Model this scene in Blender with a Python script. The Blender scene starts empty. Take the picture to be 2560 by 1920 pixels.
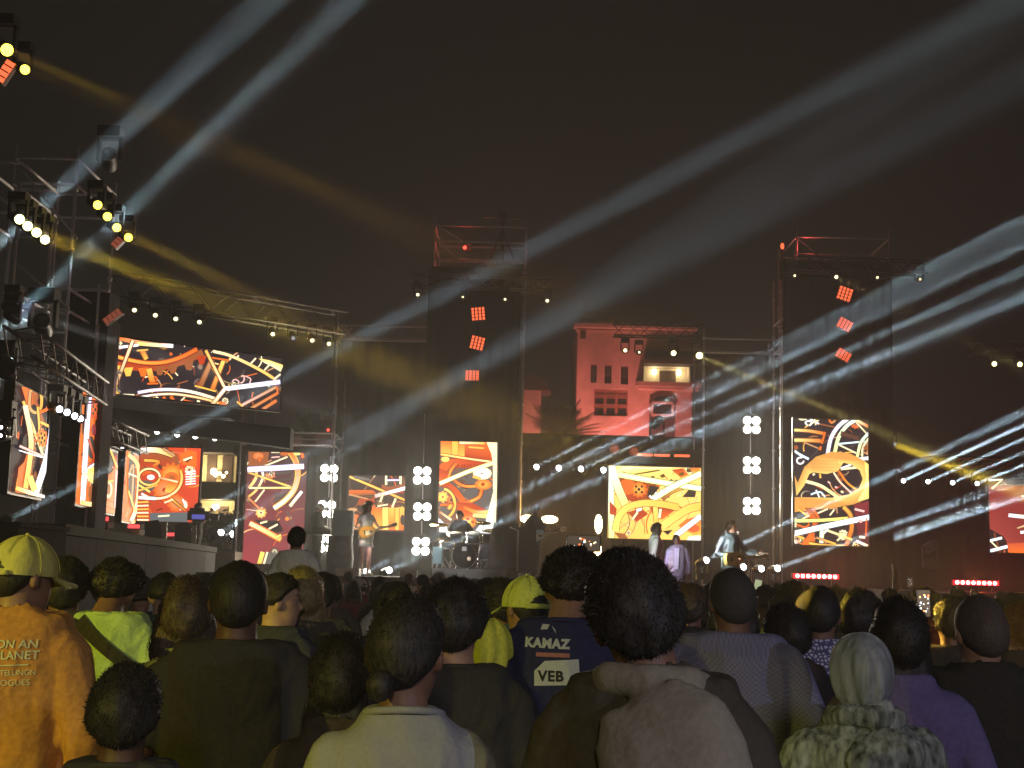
import bpy, math, random
import numpy as np
from mathutils import Vector, Matrix, noise
from mathutils.bvhtree import BVHTree
from mathutils.geometry import tessellate_polygon

S = bpy.context.scene
COL = S.collection
rad = math.radians
random.seed(7)

# ------------------------------------------------------------------ camera
F = 3517.0                       # focal length in pixels of the 2560 wide photograph
PITCH, ROLL = rad(7.69), rad(1.5)
EYE = Vector((0, 0, 1.75))
FW = Vector((0, math.cos(PITCH), math.sin(PITCH)))
_r0 = Vector((1, 0, 0)); _u0 = Vector((0, -math.sin(PITCH), math.cos(PITCH)))
RT = math.cos(ROLL) * _r0 + math.sin(ROLL) * _u0
UP = math.cos(ROLL) * _u0 - math.sin(ROLL) * _r0
cd = bpy.data.cameras.new('camera'); cam = bpy.data.objects.new('camera', cd); COL.objects.link(cam)
cd.sensor_width = 36; cd.lens = 36 * F / 2560; cd.clip_start = 0.05; cd.clip_end = 600
cam.matrix_world = Matrix(((RT.x, UP.x, -FW.x, EYE.x), (RT.y, UP.y, -FW.y, EYE.y), (RT.z, UP.z, -FW.z, EYE.z), (0, 0, 0, 1)))
S.camera = cam
cd.dof.use_dof = False

# ------------------------------------------------------------------ night sky, exposure
W = bpy.data.worlds.new('World'); S.world = W; W.use_nodes = True
W.node_tree.nodes['Background'].inputs['Color'].default_value = (0.0058, 0.0054, 0.0049, 1)
W.node_tree.nodes['Background'].inputs['Strength'].default_value = 1.0
S.view_settings.view_transform = 'Standard'; S.view_settings.look = 'None'
S.view_settings.exposure = 0; S.view_settings.gamma = 1
S.cycles.volume_bounces = 0
S.cycles.max_bounces = 4; S.cycles.diffuse_bounces = 2; S.cycles.glossy_bounces = 2
S.cycles.use_denoising = True; S.cycles.use_adaptive_sampling = False
S.cycles.sample_clamp_indirect = 4

def lin(r, g, b):
    f = lambda c: (c / 255 / 12.92) if c / 255 <= 0.04045 else ((c / 255 + 0.055) / 1.055) ** 2.4
    return (f(r), f(g), f(b))

def point_at(o, d):
    o.rotation_euler = Vector(d).to_track_quat('-Z', 'Y').to_euler()

def spot_light(name, loc, target, angle, power, colour, blend=0.5, soft=0.04, parent=None):
    """A lamp with a round lens and a limited spread; power as for an all-round lamp of that intensity."""
    l = bpy.data.lights.new(name, 'AREA'); l.shape = 'DISK'; l.size = max(.05, soft * 2); l.color = colour
    l.energy = power * (1 - math.cos(rad(angle / 2))) / 4; l.spread = rad(angle)
    o = bpy.data.objects.new(name, l); COL.objects.link(o)
    if parent is None:
        o.location = loc
    else:
        o.parent = parent; o.location = Vector(loc) - parent.location
    point_at(o, Vector(target) - Vector(loc))
    return o

def beam_light(name, loc, target, size, spread, power, colour, parent):
    """The near parallel shaft of a beam lamp: a small round lamp with a narrow spread."""
    l = bpy.data.lights.new(name, 'AREA'); l.shape = 'DISK'; l.size = size; l.energy = power; l.color = colour; l.spread = rad(spread)
    o = bpy.data.objects.new(name, l); COL.objects.link(o); o.parent = parent; o.location = Vector(loc) - parent.location
    point_at(o, Vector(target) - Vector(loc)); return o

# coloured lamps of the mixing tower behind the camera: they light the backs of the crowd
spot_light('tower_spotlight', (-10.5, -5, 4.8), (-2.2, 4.9, 1.2), 18, 5200, (1.0, 0.86, 0.06), 0.35, 0.05)
spot_light('tower_spotlight', (-6.5, -4, 3.6), (-0.1, 3.5, 1.15), 9.5, 1350, (1.0, 0.88, 0.08), 0.3, 0.03)
spot_light('tower_spotlight', (10.5, -5, 5.0), (2.9, 5.6, 1.2), 30, 1150, (0.64, 0.62, 1.0), 0.4, 0.05)
spot_light('tower_spotlight', (7.0, -5, 4.0), (-0.1, 3.4, 1.1), 11, 1000, (0.64, 0.68, 1.0), 0.3, 0.03)
spot_light('added_fill_light', (0.5, -12, 6.0), (0, 6, 0.6), 52, 1450, (1.0, 0.86, 0.68), 0.6, 0.7)  # added fill with no known source; lifts the dark crowd tones

# ------------------------------------------------------------------ helpers
def at(px, py, Y):
    """The world point at depth Y seen at a pixel of the photograph (2560 wide)."""
    d = FW + RT * ((px - 1280) / F) - UP * ((py - 960) / F)
    return EYE + d * (Y / d.y)

K = 2560 / 2212
def a2(x, y, Y): return at(x * K, y * K, Y)

def tag(o, label=None, cat=None, group=None, kind=None):
    if label: o['label'] = label
    if cat: o['category'] = cat
    if group: o['group'] = group
    if kind: o['kind'] = kind
    return o

def thing(name, label, cat, loc=(0, 0, 0), rz=0, group=None, scale=1.0):
    o = bpy.data.objects.new(name, None); COL.objects.link(o)
    o.empty_display_size = 0.2
    o.location = loc; o.rotation_euler = (0, 0, rz); o.scale = (scale,) * 3
    return tag(o, label, cat, group)

class MB:
    """Collects shapes; build() links them as one mesh object."""
    def __init__(s): s.v = []; s.f = []; s.mi = []; s.sm = []; s.m = 0; s.smooth = False
    def add(s, vs, fs, smooth=None):
        b = len(s.v); s.v.extend(tuple(p) for p in vs)
        for f in fs:
            s.f.append(tuple(i + b for i in f)); s.mi.append(s.m); s.sm.append(s.smooth if smooth is None else smooth)
    def box(s, c, d, M=None):
        x, y, z = d[0] / 2, d[1] / 2, d[2] / 2
        vs = [Vector((i * x, j * y, k * z)) for i in (-1, 1) for j in (-1, 1) for k in (-1, 1)]
        if M is not None: vs = [M @ p for p in vs]
        vs = [p + Vector(c) for p in vs]
        s.add(vs, [(0, 1, 3, 2), (4, 6, 7, 5), (0, 4, 5, 1), (2, 3, 7, 6), (0, 2, 6, 4), (1, 5, 7, 3)], False)
    def bar(s, p, q, w, h=None):
        p, q = Vector(p), Vector(q); h = h or w
        t = (q - p).normalized(); u = t.cross(Vector((0, 0, 1)))
        if u.length < 1e-3: u = Vector((1, 0, 0))
        u.normalize(); n = u.cross(t)
        vs = []
        for c in (p, q):
            for a, b in ((-1, -1), (1, -1), (1, 1), (-1, 1)): vs.append(c + u * a * w / 2 + n * b * h / 2)
        s.add(vs, [(0, 1, 5, 4), (1, 2, 6, 5), (2, 3, 7, 6), (3, 0, 4, 7), (3, 2, 1, 0), (4, 5, 6, 7)], False)
    def tube(s, pts, r, n=6, caps=True):
        pts = [Vector(p) for p in pts]; rr = r if isinstance(r, (list, tuple)) else [r] * len(pts)
        t0 = (pts[-1] - pts[0]).normalized(); ref = Vector((0, 0, 1)) if abs(t0.z) < .9 else Vector((1, 0, 0))
        rings = []
        for i, p in enumerate(pts):
            t = (pts[min(i + 1, len(pts) - 1)] - pts[max(i - 1, 0)]).normalized()
            u = t.cross(ref).normalized(); w = u.cross(t)
            rings.append([p + (u * math.cos(2 * math.pi * k / n) + w * math.sin(2 * math.pi * k / n)) * rr[i] for k in range(n)])
        s.loft(rings, caps)
    def loft(s, rings, caps=True):
        n = len(rings[0]); vs = [p for r in rings for p in r]; fs = []
        for i in range(len(rings) - 1):
            for k in range(n):
                a = i * n + k; b = i * n + (k + 1) % n
                fs.append((a, b, b + n, a + n))
        if caps:
            fs.append(tuple(range(n))[::-1]); L = (len(rings) - 1) * n; fs.append(tuple(range(L, L + n)))
        s.add(vs, fs, True)
    def lathe(s, prof, M=None, n=16, caps=True):
        rings = []
        for r, z in prof:
            ring = [Vector((r * math.cos(2 * math.pi * k / n), r * math.sin(2 * math.pi * k / n), z)) for k in range(n)]
            rings.append([M @ p for p in ring] if M is not None else ring)
        s.loft(rings, caps)
    def ball(s, c, r, n=10, m=6):
        c = Vector(c); r = Vector(r) if not isinstance(r, (int, float)) else Vector((r, r, r)); rings = []
        for i in range(m + 1):
            th = math.pi * (i + .02) / (m + .04); rr = math.sin(th)
            rings.append([c + Vector((r.x * rr * math.cos(2 * math.pi * k / n), r.y * rr * math.sin(2 * math.pi * k / n), -r.z * math.cos(th))) for k in range(n)])
        s.loft(rings, True)
    def prism(s, pts, y0, y1, M=None):
        """Outline in xz pushed along y."""
        n = len(pts); vs = [Vector((x, y0, z)) for x, z in pts] + [Vector((x, y1, z)) for x, z in pts]
        if M is not None: vs = [M @ p for p in vs]
        tr = tessellate_polygon([[Vector((x, z, 0)) for x, z in pts]])
        fs = [tuple(t) for t in tr] + [tuple(i + n for i in reversed(t)) for t in tr]
        fs += [(k, (k + 1) % n, (k + 1) % n + n, k + n) for k in range(n)]
        s.add(vs, fs, False)
    def mesh(s, name):
        me = bpy.data.meshes.new(name); me.from_pydata(s.v, [], s.f); me.polygons.foreach_set('material_index', s.mi)
        me.polygons.foreach_set('use_smooth', s.sm); me.update(); return me
    def build(s, name, mats, parent=None, kind=None):
        me = s.mesh(name)
        for m in (mats if isinstance(mats, (list, tuple)) else [mats]): me.materials.append(m)
        return link(name, me, parent, kind)

def link(name, me, parent=None, kind=None):
    o = bpy.data.objects.new(name, me); COL.objects.link(o)
    if parent is not None: o.parent = parent
    if kind: o['kind'] = kind
    return o

def struct(name, mb, mat): return mb.build(name, mat, None, 'structure')

MATS = {}
def mat(name, col, rough=.6, metal=0, nz=0, scale=20, bump=0, spec=.3, stretch=(1, 1, 1)):
    """A procedural surface: base colour broken up by noise, with fine relief."""
    if name in MATS: return MATS[name]
    m = bpy.data.materials.new(name); m.use_nodes = True; nt = m.node_tree; b = nt.nodes['Principled BSDF']
    b.inputs['Roughness'].default_value = rough; b.inputs['Metallic'].default_value = metal
    b.inputs['Specular IOR Level'].default_value = spec
    tc = nt.nodes.new('ShaderNodeTexCoord'); mp = nt.nodes.new('ShaderNodeMapping'); mp.inputs['Scale'].default_value = stretch
    n = nt.nodes.new('ShaderNodeTexNoise'); n.inputs['Scale'].default_value = scale; n.inputs['Detail'].default_value = 4
    nt.links.new(tc.outputs['Object'], mp.inputs[0]); nt.links.new(mp.outputs[0], n.inputs['Vector'])
    r = nt.nodes.new('ShaderNodeValToRGB'); r.color_ramp.elements[0].position = .3; r.color_ramp.elements[1].position = .7
    r.color_ramp.elements[0].color = (*[c * (1 - nz) for c in col], 1); r.color_ramp.elements[1].color = (*[min(1, c * (1 + nz)) for c in col], 1)
    nt.links.new(n.outputs['Fac'], r.inputs[0]); nt.links.new(r.outputs[0], b.inputs['Base Color'])
    if bump:
        bp = nt.nodes.new('ShaderNodeBump'); bp.inputs['Strength'].default_value = bump; bp.inputs['Distance'].default_value = .01
        nt.links.new(n.outputs['Fac'], bp.inputs['Height']); nt.links.new(bp.outputs[0], b.inputs['Normal'])
    MATS[name] = m; return m

def emat(name, col, strength, base=(.02, .02, .02)):
    if name in MATS: return MATS[name]
    m = bpy.data.materials.new(name); m.use_nodes = True; b = m.node_tree.nodes['Principled BSDF']
    b.inputs['Base Color'].default_value = (*base, 1); b.inputs['Emission Color'].default_value = (*col, 1)
    b.inputs['Emission Strength'].default_value = strength; MATS[name] = m; return m

def attr_mat(name, strength=None, rough=.7):
    """Colour read from the mesh: emitted (screens) or as base colour."""
    m = bpy.data.materials.new(name); m.use_nodes = True; nt = m.node_tree; b = nt.nodes['Principled BSDF']
    a = nt.nodes.new('ShaderNodeAttribute'); a.attribute_name = 'Col'
    b.inputs['Base Color'].default_value = (.02, .02, .02, 1); b.inputs['Roughness'].default_value = rough
    nt.links.new(a.outputs['Color'], b.inputs['Emission Color']); b.inputs['Emission Strength'].default_value = strength
    return m

STEEL = mat('galvanised_steel', (.80, .78, .82), .4, .15, .15, 30)
ALU = mat('truss_aluminium', (.30, .30, .31), .4, .8, .15, 30)
BLACKM = mat('black_metal', (.022, .022, .024), .45, .2, .3, 30)
SCRIM = mat('black_stage_drape', (.012, .011, .010), .95, 0, .35, 3, .5, .05, (6, 6, .4))
DECKM = mat('stage_deck', (.045, .043, .04), .9, 0, .3, 8, .1, .04)
SKIRT = mat('stage_skirt', (.040, .036, .033), .95, 0, .25, 5, .2, .03)
WINGM = mat('grey_wing_cladding', (.06, .055, .057), .95, 0, .18, 4, .15, .03)
GROUND = mat('asphalt', (.05, .047, .043), .9, 0, .4, 12, .4)
WHITEP = mat('white_plastic', (.75, .75, .73), .5, 0, .05, 10)
GREYC = mat('grey_cover_cloth', (.16, .17, .19), .9, 0, .25, 6, .5)

# ------------------------------------------------------------------ haze
def make_haze():
    b = MB(); b.box((0, 60, 14.9), (420, 420, 32)); m = bpy.data.materials.new('stage_haze'); m.use_nodes = True
    nt = m.node_tree; nt.nodes.clear(); o = nt.nodes.new('ShaderNodeOutputMaterial'); v = nt.nodes.new('ShaderNodeVolumePrincipled')
    v.inputs['Color'].default_value = (.86, .86, .86, 1); v.inputs['Density'].default_value = HAZE; v.inputs['Anisotropy'].default_value = .1
    nt.links.new(v.outputs[0], o.inputs['Volume'])
    b.build('haze', m, None, 'stuff')
HAZE = .0055
make_haze()

# ------------------------------------------------------------------ ground, stage decks
b = MB(); b.add([(-200, -140, 0), (200, -140, 0), (200, 260, 0), (-200, 260, 0)], [(0, 1, 2, 3)]); struct('ground', b, GROUND)
ZS = 1.62
def make_stage():
    t = thing('stage', 'long black concert stage facing the crowd', 'stage', (2, 29.6, 0))
    b = MB(); b.box((0.9, 6.2, ZS - .05), (19.6, 12.4, .1)); b.build('deck', DECKM, t)
    for i in range(14):
        b = MB(); b.box((-8.9 + .7 + i * 1.4, .06, (ZS - .104) / 2), (1.39, .05, ZS - .104)); b.build('skirt_panel', SKIRT, t)
    b = MB()
    for i in range(8): b.box((-8.5 + i * 2.7, 8, (ZS - .104) / 2), (.1, 6, ZS - .104))
    b.build('understructure', BLACKM, t)
make_stage()
def make_wing():
    t = thing('stage_wing', 'grey clad side platform running from the stage towards the crowd', 'stage wing', (-5.1, 16.3, 0))
    A = Vector((0, 0, 0)); B = Vector((-1.726, 17.0, 0)); d = (B - A).normalized(); n = Vector((-d.y, d.x, 0)); L = (B - A).length
    zt = 2.19
    b = MB(); vs = [A + Vector((0, 0, zt)), B + Vector((0, 0, zt)), B + n * 4 + Vector((0, 0, zt)), A + n * 4 + Vector((0, 0, zt))]
    b.add(vs + [p - Vector((0, 0, .12)) for p in vs], [(0, 1, 2, 3), (7, 6, 5, 4), (0, 4, 5, 1), (1, 5, 6, 2), (2, 6, 7, 3), (3, 7, 4, 0)]); b.build('deck', DECKM, t)
    N = 8
    for i in range(N):
        p, q = A + d * (L * i / N + .012), A + d * (L * (i + 1) / N - .012)
        b = MB(); vs = [p + n * .03, q + n * .03, q + n * .08, p + n * .08]
        b.add([v + Vector((0, 0, .02)) for v in vs] + [v + Vector((0, 0, zt - .13)) for v in vs], [(0, 1, 5, 4), (1, 2, 6, 5), (2, 3, 7, 6), (3, 0, 4, 7), (4, 5, 6, 7), (3, 2, 1, 0)])
        b.build('cladding_panel', WINGM, t)
    b = MB()
    for i in range(4): b.box((-1.6, .06 + i * .0, 1.0), (.1, .05, 1.9))
    b.add([A + n * .1, A + n * 4, A + n * 4 + Vector((0, 0, zt - .13)), A + n * .1 + Vector((0, 0, zt - .13))], [(0, 1, 2, 3)])
    b.build('end_wall', BLACKM, t)
    # low black box before the platform
    t2 = thing('stage_box', 'low black riser box at the near end of the grey side platform', 'riser', (-5.75, 14.6, 0))
    b = MB(); b.box((-.6, .8, 1.05), (2.6, 1.6, 2.1)); b.build('box_body', SKIRT, t2)
    b = MB(); b.box((-.6, .8, 2.125), (2.66, 1.66, .05)); b.build('top_plate', SKIRT, t2)
make_wing()
# ------------------------------------------------------------------ LED screens
PICT = attr_mat('led_picture', 1.7)
C = {'bg': (38, 31, 36), 'or': (234, 108, 36), 'br': (150, 84, 46), 'go': (250, 190, 80), 'cr': (255, 238, 190), 'wh': (255, 255, 255),
     'lv': (225, 215, 255), 'rd': (180, 60, 30), 'mr': (128, 44, 50), 'tn': (200, 148, 100), 'cy': (225, 250, 255), 'dk': (40, 30, 30),
     'ye': (255, 222, 110), 'gr': (96, 88, 84), 'pk': (240, 190, 180), 'gn': (225, 240, 150)}
class Screen:
    """An upright LED panel from corner P to corner Q (plan) between two heights, with its picture in flat shapes."""
    def __init__(s, P, Q, z0, z1, label, bg, group='LED screens on the stage', depth=.14):
        s.P = Vector((P[0], P[1], z0)); s.u = Vector((Q[0] - P[0], Q[1] - P[1], 0)); s.w = s.u.length; s.u.normalize()
        s.h = z1 - z0; s.n = Vector((s.u.y, -s.u.x, 0))
        if s.n.y > 0 and abs(s.u.x) > .5: s.n = -s.n
        s.t = thing('led_screen', label, 'LED screen', s.P, 0, group)
        b = MB(); e = .035
        for k in range(2):
            pass
        M = Matrix((s.u, -s.n, Vector((0, 0, 1)))).transposed()
        b.box(s.u * s.w / 2 - s.n * (depth / 2 + .004) + Vector((0, 0, s.h / 2)), (s.w + 2 * e, depth, s.h + 2 * e), M)
        b.build('cabinet', BLACKM, s.t)
        s.tris = []; s.cols = []; s.k = 0
        s.quad2([(0, 0), (s.w, 0), (s.w, s.h), (0, s.h)], [bg] * 4 if isinstance(bg, str) else bg)
        rn = random.Random(int(P[0] * 97) + int(P[1] * 13)); s.T = lambda p: p; pal = ['br', 'br', 'tn', 'rd', 'or', 'go', 'cr', 'gr', 'dk']
        for q in range(int(12 + 7 * s.w * s.h)):
            x, y, r, c = rn.uniform(0, s.w), rn.uniform(0, s.h), rn.uniform(.06, .3), rn.choice(pal); k = rn.random()
            if k < .4: a = rn.uniform(0, 360); s.arc((x, y), r * 2, r * 2, a, a + rn.uniform(40, 160), rn.uniform(.012, .035), c, rn.choice(pal))
            elif k < .75: a = rn.uniform(0, 6.28); s.line([(x, y), (x + 2 * r * math.cos(a), y + 2 * r * math.sin(a))], rn.uniform(.012, .035), c)
            else: s.gear((x, y), r * .6, rn.randint(9, 14), c, rn.choice(pal), 'dk', 1, rn.choice((0, 5)))
        del s.T
    def pix(s, x, y):
        """Where the sight line of a pixel meets the screen, in screen metres."""
        d = FW + RT * ((x - 1280) / F) - UP * ((y - 960) / F)
        tt = (s.P - EYE).dot(s.n) / d.dot(s.n); p = EYE + d * tt - s.P
        return (p.dot(s.u), p.z)
    def col(s, c):
        c = C[c] if isinstance(c, str) else c
        return lin(*c)
    def quad2(s, pts, cs):
        poly = [(p[0], p[1], *s.col(c)) for p, c in zip(pts, cs)]
        for ax, lim, sg in ((0, 0, 1), (0, s.w, -1), (1, 0, 1), (1, s.h, -1)):
            out = []
            for i in range(len(poly)):
                a, c = poly[i], poly[(i + 1) % len(poly)]
                da, dc = (a[ax] - lim) * sg, (c[ax] - lim) * sg
                if da >= 0: out.append(a)
                if (da >= 0) != (dc >= 0):
                    t = da / (da - dc); out.append(tuple(a[j] + (c[j] - a[j]) * t for j in range(5)))
            poly = out
            if len(poly) < 3: return
        s.tris.append((s.k, poly))
    def T(s, p): return s.pix(s.ox + p[0] * s.s, s.oy + p[1] * s.s)
    def crop(s, ox, oy, sc): s.ox, s.oy, s.s = ox, oy, sc; return s
    def poly(s, pts, c, c2=None):
        s.k += 1; q = [s.T(p) for p in pts]; n = len(q)
        cs = [c] * n if c2 is None else [c if i < n / 2 else c2 for i in range(n)]
        for tr in tessellate_polygon([[Vector((x, y, 0)) for x, y in q]]):
            s.quad2([q[i] for i in tr], [cs[i] for i in tr])
    def mix(s, a, c, t):
        a = C[a] if isinstance(a, str) else a; c = C[c] if isinstance(c, str) else c
        return tuple(a[i] + (c[i] - a[i]) * t for i in range(3))
    def line(s, pts, w, c, c2=None, edge=None, smooth=True):
        """A stroke of width w (crop pixels) along points; darker edge under a lighter core."""
        if edge: s.line(pts, w, edge, None, None, smooth); w = w * .62
        elif edge is None and w >= 14: s.line(pts, w + 7, (44, 26, 20), None, False, smooth)
        s.k += 1; P = [Vector((x, y)) for x, y in pts]
        if len(P) > 2 and smooth:
            R = []
            for i in range(len(P) - 1):
                a, b_, c_, d_ = P[max(i - 1, 0)], P[i], P[i + 1], P[min(i + 2, len(P) - 1)]
                for j in range(4):
                    t = j / 4; R.append(.5 * ((2 * b_) + (c_ - a) * t + (2 * a - 5 * b_ + 4 * c_ - d_) * t * t + (3 * b_ - a - 3 * c_ + d_) * t ** 3))
            P = R + [P[-1]]
        n = len(P); L = []
        for i in range(n):
            d = P[min(i + 1, n - 1)] - P[max(i - 1, 0)]
            d = d.normalized() if d.length > 1e-6 else Vector((1, 0)); L.append(Vector((-d.y, d.x)) * w / 2)
        for i in range(n - 1):
            ca, cb = (c, c) if c2 is None else (s.mix(c, c2, i / (n - 1)), s.mix(c, c2, (i + 1) / (n - 1)))
            s.quad2([s.T(P[i] + L[i]), s.T(P[i + 1] + L[i + 1]), s.T(P[i + 1] - L[i + 1]), s.T(P[i] - L[i])], [ca, cb, cb, ca])
    def disc(s, c, rx, ry, col, col2=None, n=20):
        s.k += 1
        pts = [(c[0] + rx * math.cos(2 * math.pi * i / n), c[1] + ry * math.sin(2 * math.pi * i / n)) for i in range(n)]
        for i in range(n): s.quad2([s.T(c), s.T(pts[i]), s.T(pts[(i + 1) % n])], [col2 or col, col, col])
    def arc(s, c, rx, ry, a0, a1, w, col, col2=None, edge=None):
        n = max(6, int(abs(a1 - a0) / 12)); s.line([(c[0] + rx * math.cos(rad(a0 + (a1 - a0) * i / n)), c[1] + ry * math.sin(rad(a0 + (a1 - a0) * i / n))) for i in range(n + 1)], w, col, col2, edge or None, False)
    def gear(s, c, r, teeth, col, col2, hub='dk', sq=1.0, holes=0):
        s.disc(c, r * .86, r * .86 * sq, col, col2, 24); s.k += 1
        for i in range(teeth):
            a = 2 * math.pi * i / teeth; da = math.pi / teeth * .55
            pp = [(c[0] + q * r * math.cos(a + e), c[1] + q * r * math.sin(a + e) * sq) for q, e in ((.8, -da), (1.04, -da * .7), (1.04, da * .7), (.8, da))]
            s.quad2([s.T(p) for p in pp], [col] * 4)
        for i in range(holes):
            a = 2 * math.pi * (i + .5) / holes; s.disc((c[0] + r * .5 * math.cos(a), c[1] + r * .5 * math.sin(a) * sq), r * .17, r * .17 * sq, hub)
        s.disc(c, r * .2, r * .2 * sq, hub)
    def done(s):
        vs = []; fs = []; cs = []
        for k, poly in s.tris:
            b0 = len(vs)
            for p in poly:
                vs.append(s.u * p[0] + Vector((0, 0, p[1])) + s.n * (.001 + .0004 * k)); cs.append((p[2], p[3], p[4], 1))
            fs.append(tuple(range(b0, b0 + len(poly))))
        me = bpy.data.meshes.new('screen_picture'); me.from_pydata(vs, [], fs)
        a = me.color_attributes.new('Col', 'FLOAT_COLOR', 'POINT'); a.data.foreach_set('color', np.array(cs, dtype=np.float32).ravel())
        me.materials.append(PICT); link('screen_picture', me, s.t)

def flat(tl, br, Y, label, bg, **k):
    P = at(*tl, Y); Q = at(*br, Y)
    return Screen((P.x, Y), (Q.x, Y), Q.z, P.z, label, bg, **k)
def turned(l, r, Yl, Yr, label, bg, **k):
    """l, r: (x, top, bottom) pixels of the left and right edges."""
    A, A0 = at(l[0], l[1], Yl), at(l[0], l[2], Yl); B, B0 = at(r[0], r[1], Yr), at(r[0], r[2], Yr)
    return Screen((A.x, Yl), (B.x, Yr), (A0.z + B0.z) / 2, (A.z + B.z) / 2, label, bg, **k)

# wide screen over the side stage
s = turned((289, 845, 981), (705, 894, 1030), 30, 32.5, 'wide LED screen showing golden clock gears and large numerals', 'bg').crop(240, 660, .2984)
s.line([(175, 618), (320, 655), (520, 680), (640, 688)], 34, 'or', 'wh'); s.line([(340, 668), (540, 684)], 30, 'ye', 'cr'); s.line([(155, 705), (350, 680)], 22, 'wh')
s.line([(160, 850), (400, 868), (560, 858), (720, 815), (890, 745)], 62, 'rd', 'br')
for x, y, c in ((185, 895, 'go'), (265, 912, 'go'), (390, 915, 'or'), (530, 905, 'br'), (640, 890, 'br'), (770, 860, 'br'), (880, 815, 'rd')):
    s.poly([(x - 44, y - 40), (x + 40, y - 46), (x + 16, y + 28), (x - 20, y + 30)], c)
s.line([(160, 775), (280, 808), (420, 830), (560, 825), (700, 785), (840, 715)], 40, 'go', 'or', 'rd')
s.line([(378, 725), (415, 800)], 50, 'or', 'go', 'br'); s.line([(435, 880), (468, 1000)], 46, 'go', 'or'); s.line([(422, 1005), (515, 1002)], 14, 'or'); s.line([(335, 728), (430, 720)], 12, 'go')
s.line([(965, 800), (865, 1025)], 46, 'tn', 'br', 'br'); s.line([(1062, 805), (965, 1055)], 46, 'ye', 'or', 'br'); s.line([(820, 1022), (995, 1068)], 14, 'go'); s.line([(945, 785), (1108, 810)], 14, 'or')
s.line([(300, 645), (150, 1035)], 34, 'cr', 'tn', 'br'); s.line([(150, 1030), (175, 1090)], 30, 'go')
s.line([(910, 725), (1072, 1045)], 32, 'go', 'cr', 'br')
s.line([(975, 735), (1100, 765), (1250, 830), (1400, 910), (1500, 975)], 24, 'cr', 'go')
for p, q in (((1330, 790), (1285, 838)), ((1440, 850), (1400, 892)), ((1185, 768), (1168, 790)), ((1535, 925), (1480, 968))): s.line([p, q], 14, 'cr')
s.poly([(1350, 793), (1440, 808), (1560, 850), (1535, 905), (1480, 870), (1400, 830)], 'ye', 'cr')
s.line([(1130, 990), (1150, 970), (1185, 985), (1180, 1005)], 10, 'pk'); s.line([(1205, 945), (1230, 940), (1225, 985), (1200, 1000)], 11, 'pk'); s.line([(1240, 940), (1285, 965), (1275, 1000)], 10, 'pk')
s.line([(340, 1080), (480, 1058), (650, 1055), (820, 1080), (985, 1130)], 26, 'lv', 'cr'); s.line([(340, 1122), (480, 1098), (650, 1092), (850, 1122), (1010, 1165), (1175, 1228)], 26, 'wh', 'go', 'br')
for p, q, c in (((555, 1115), (570, 1150), 'or'), ((615, 1110), (650, 1160), 'or'), ((720, 1148), (810, 1168), 'or'), ((835, 1185), (850, 1145), 'cr'), ((490, 1140), (505, 1115), 'cr'), ((1020, 1160), (1130, 1220), 'or')): s.line([p, q], 26, c)
s.line([(1500, 1032), (1205, 1188)], 28, 'tn', 'pk', 'br'); s.line([(1508, 1085), (1262, 1225)], 28, 'or', 'tn', 'br'); s.line([(1500, 1145), (1340, 1248)], 30, 'or', 'tn', 'br'); s.line([(1168, 1155), (1262, 1238)], 13, 'go'); s.line([(1500, 1030), (1512, 1090)], 13, 'or')
s.line([(1068, 1048), (1530, 990)], 38, 'wh', 'lv'); s.line([(1070, 1045), (945, 1200)], 36, 'wh', 'go', 'tn')
s.line([(215, 1100), (310, 1104)], 20, 'cr'); s.line([(90, 1060), (180, 1070)], 20, 'go')
s.done()

# narrow screens along the wing
s = turned((31 + 10, 963, 1227), (128 - 8, 997, 1247), 18, 19.7, 'nearest tall LED screen on the side platform with white diagonal bars', 'bg').crop(0, 800, .3616)
s.poly([(90, 1200), (110, 1020), (150, 980), (180, 880), (215, 830), (160, 560), (130, 460), (250, 470), (240, 560), (290, 700), (230, 830), (200, 1000), (190, 1200)], 'or', 'br')
s.disc((215, 700), 35, 120, 'bg'); s.disc((165, 860), 30, 70, 'dk'); s.line([(190, 480), (260, 500), (265, 600), (225, 640), (185, 600), (190, 490)], 20, 'go', 'tn'); s.line([(325, 540), (310, 610), (250, 640)], 22, 'or')
s.line([(140, 560), (215, 760), (280, 940)], 18, 'go', 'cr'); s.line([(250, 700), (330, 740)], 18, 'go'); s.line([(215, 800), (250, 770), (240, 600)], 14, 'go')
s.gear((270, 815), 40, 9, 'or', 'go', 'dk', 1.6, 5)
s.line([(150, 590), (190, 800), (185, 950), (150, 1180)], 34, 'cr', 'go'); s.line([(360, 560), (315, 900), (225, 1190)], 44, 'lv', 'wh'); s.line([(345, 900), (300, 1240)], 36, 'wh'); s.line([(110, 870), (280, 945)], 16, 'pk'); s.line([(105, 900), (270, 950)], 8, 'wh')
s.line([(180, 1080), (215, 1180)], 40, 'ye'); s.line([(85, 1160), (320, 1240)], 30, 'go', 'wh'); s.done()

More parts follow.
